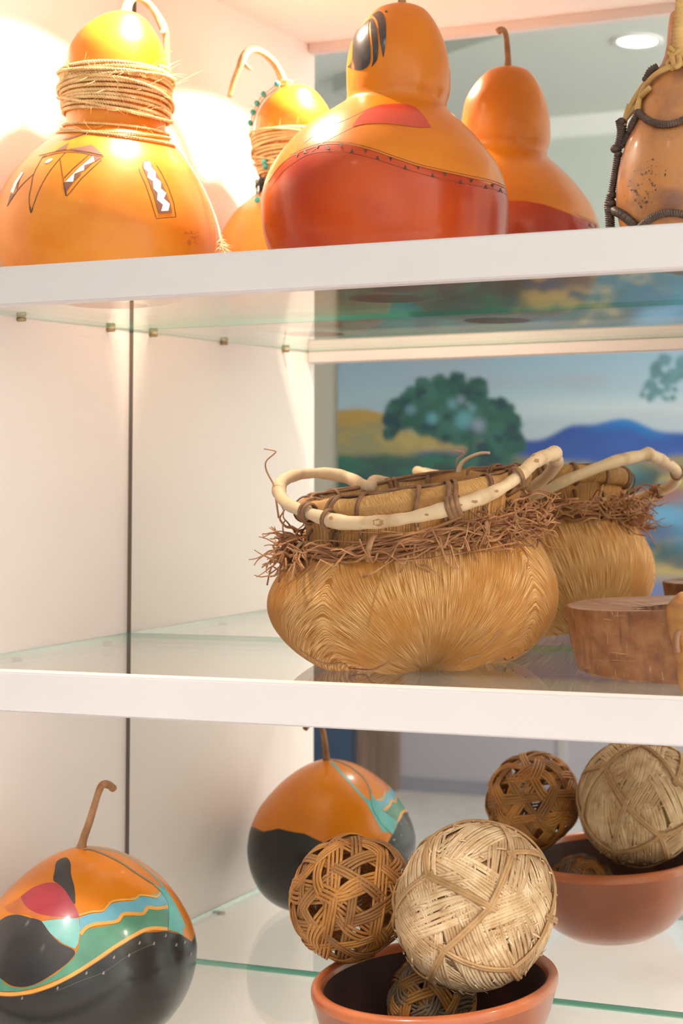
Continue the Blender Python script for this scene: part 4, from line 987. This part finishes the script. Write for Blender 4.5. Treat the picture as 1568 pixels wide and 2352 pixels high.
# wicker balls: bands of parallel canes on circles of an icosahedral weave
g_ = (1+5**.5)/2
AX = [np.array(v)/math.sqrt(1+g_*g_) for v in ((0, 1, g_), (0, 1, -g_), (1, g_, 0), (1, -g_, 0), (g_, 0, 1), (-g_, 0, 1))]
def frame(nv):
    a_ = np.cross(nv, (.3, .5, .81)); a_ /= np.linalg.norm(a_); return a_, np.cross(nv, a_)
def rotm(seed):
    q = np.random.RandomState(seed).randn(3, 3); q, _ = np.linalg.qr(q); return q
def wicker(name, label, c, R, seed, mats, offs=(-.34, .05, .40), canes=4, cw=.0034, group=None):
    t = thing(name, label, 'woven ball', (c[0], c[1], c[2]-R), group); Rm = rotm(seed); rs = random.Random(seed); k = 0
    for ai, ax_ in enumerate(AX):
        nv = Rm@ax_
        nv = nv+np.array([rs.gauss(0, .05) for _ in range(3)]); nv /= np.linalg.norm(nv)
        e1, e2 = frame(nv)
        for o_ in offs:
            o_ = o_+rs.uniform(-.05, .05); mb = MB(); ph = rs.uniform(0, 6.28); nc = canes-(1 if rs.random() < .4 else 0)
            for j in range(nc):
                w_ = (j-(nc-1)/2)*cw*1.02; P = []; U = []; pj = rs.uniform(-.2, .2)
                for i in range(90):
                    f = i/90*2*math.pi; rad = R-.0026+.0021*math.sin(5*f+ph+pj)+.0003*math.sin(13*f+j)
                    hgt = o_*R+w_+.0006*math.sin(3*f+j+ph); rr = math.sqrt(max(rad*rad-hgt*hgt, 1e-6))
                    p_ = nv*hgt+rr*(math.cos(f)*e1+math.sin(f)*e2); P.append(np.array(c)+p_); U.append(p_)
                mb.add(*tubevf(P, cw*.5, n=6, closed=True, flat=(1.05, .55), up=U))
            mb.build('cane_band', mats[k % len(mats)], t); k += 1
    return t
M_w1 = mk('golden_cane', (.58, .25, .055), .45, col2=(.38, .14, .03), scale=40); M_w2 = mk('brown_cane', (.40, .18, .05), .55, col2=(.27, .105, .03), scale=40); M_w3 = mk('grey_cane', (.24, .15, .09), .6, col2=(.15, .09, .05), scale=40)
wicker('wicker_ball', 'open golden-brown wicker ball of woven cane bands in the bowl', (.463, .215, -.268), .0635, 4, [M_w1, M_w2, M_w1])
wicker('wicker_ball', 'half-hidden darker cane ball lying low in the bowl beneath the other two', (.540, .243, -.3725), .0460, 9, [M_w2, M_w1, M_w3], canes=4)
# raffia ball: bundles of wound strips, tied across with cords
M_r1 = mk('pale_raffia', (.88, .64, .41), .65, col2=(.62, .38, .19), scale=55, stretch=(1, 1, 1)); M_r2 = mk('straw_raffia', (.70, .47, .27), .65, col2=(.50, .29, .14), scale=55); M_r3 = mk('tan_raffia_cord', (.58, .34, .16), .6, col2=(.44, .24, .10), scale=70)
def raffia(c, R, seed):
    c = np.array(c); t = thing('raffia_ball', 'large pale ball of wound raffia strips tied with cords in the bowl', 'woven ball', (c[0], c[1], c[2]-R)); rs = random.Random(seed)
    V, F = blob(c, R*.945, seg=64, rings=40); mesh('core', V, F, mk('raffia_core', (.30, .18, .08), .8), t)
    ga = math.pi*(3-5**.5); NBn = 40
    for b_ in range(NBn):
        y_ = 1-2*(b_+.5)/NBn; rr = math.sqrt(1-y_*y_); f = b_*ga+rs.uniform(-.2, .2); mid = np.array([rr*math.cos(f), rr*math.sin(f), y_])
        d = np.array([rs.gauss(0, 1) for _ in range(3)]); d -= mid*(d@mid); d /= np.linalg.norm(d); side = np.cross(mid, d)
        half = rs.uniform(.60, .95); ns = rs.randint(13, 19); wst = rs.uniform(.036, .044); mb = MB(); lift = rs.uniform(0, .028)
        for j in range(ns):
            o_ = (j-(ns-1)/2)*wst+rs.uniform(-.008, .008); hl = half*rs.uniform(.8, 1.05)*(1-.25*abs(2*j/(ns-1)-1)); P = []; U = []; wv = rs.uniform(0, 6); am = rs.uniform(.004, .016)
            for i in range(13):
                s_ = -hl+2*hl*i/12; sp_ = o_*(1-.35*(s_/half)**2)+am*math.sin(wv+4*s_)
                v = mid*math.cos(s_)*math.cos(sp_)+d*math.sin(s_)*math.cos(sp_)+side*math.sin(sp_); v /= np.linalg.norm(v)
                P.append(c+v*R*(.945+lift+.010*math.cos(s_/hl*1.5)+.006*rs.uniform(-1, 1)*(1 if abs(i-6) > 4 else .3))); U.append(v)
            wd_ = R*wst*.56*np.interp(np.arange(13), [0, 2, 10, 12], [.45, 1, 1, .45]); mb.add(*tubevf(P, wd_, n=5, flat=(1, .42), up=U))
        mb.build('raffia_bundle', (M_r1, M_r1, M_r2)[b_ % 3], t)
    # tie cords in a loose net
    seeds = []
    for b_ in range(20):
        y_ = 1-2*(b_+.5)/20; rr = math.sqrt(1-y_*y_); f = b_*ga+1.1; seeds.append(np.array([rr*math.cos(f), rr*math.sin(f), y_]))
    done = set()
    for i, s_ in enumerate(seeds):
        for j in sorted(range(20), key=lambda q: -float(seeds[q]@s_))[1:4]:
            if (min(i, j), max(i, j)) in done: continue
            done.add((min(i, j), max(i, j))); P = []; U = []
            for q in range(17):
                k = -.12+1.24*q/16; v = s_*(1-k)+seeds[j]*k; v = v/np.linalg.norm(v); P.append(c+v*R*(.990+.016*math.sin(max(0, min(1, k))*math.pi))); U.append(v)
            mb = MB()
            for w_ in (-1, 1):
                o_ = np.cross(np.gradient(np.array(P), axis=0), np.array(U)); o_ /= np.linalg.norm(o_, axis=1)[:, None]; mb.add(*tubevf(np.array(P)+o_*w_*.0013, .0018, n=5, flat=(1.15, .7), up=U))
            mb.build('tie_cord', M_r3 if (i+j) % 2 else M_r2, t)
    mb = MB()
    for k in range(160):
        v = np.array([rs.gauss(0, 1) for _ in range(3)]); v /= np.linalg.norm(v); d = np.array([rs.gauss(0, 1) for _ in range(3)]); d -= v*(d@v); d /= np.linalg.norm(d); l = rs.uniform(.004, .012); p_ = c+v*R*.985
        mb.add(*tubevf([p_, p_+d*l*.6+v*.0012, p_+d*l+v*rs.uniform(0, .003)], [.0011, .0009, .0004], n=4, flat=(1.4, .5), up=[v]*3))
    tag(mb.build('frayed_ends', M_r1, t), kind='stuff')
raffia((.608, .205, -.262), .0815, 5)
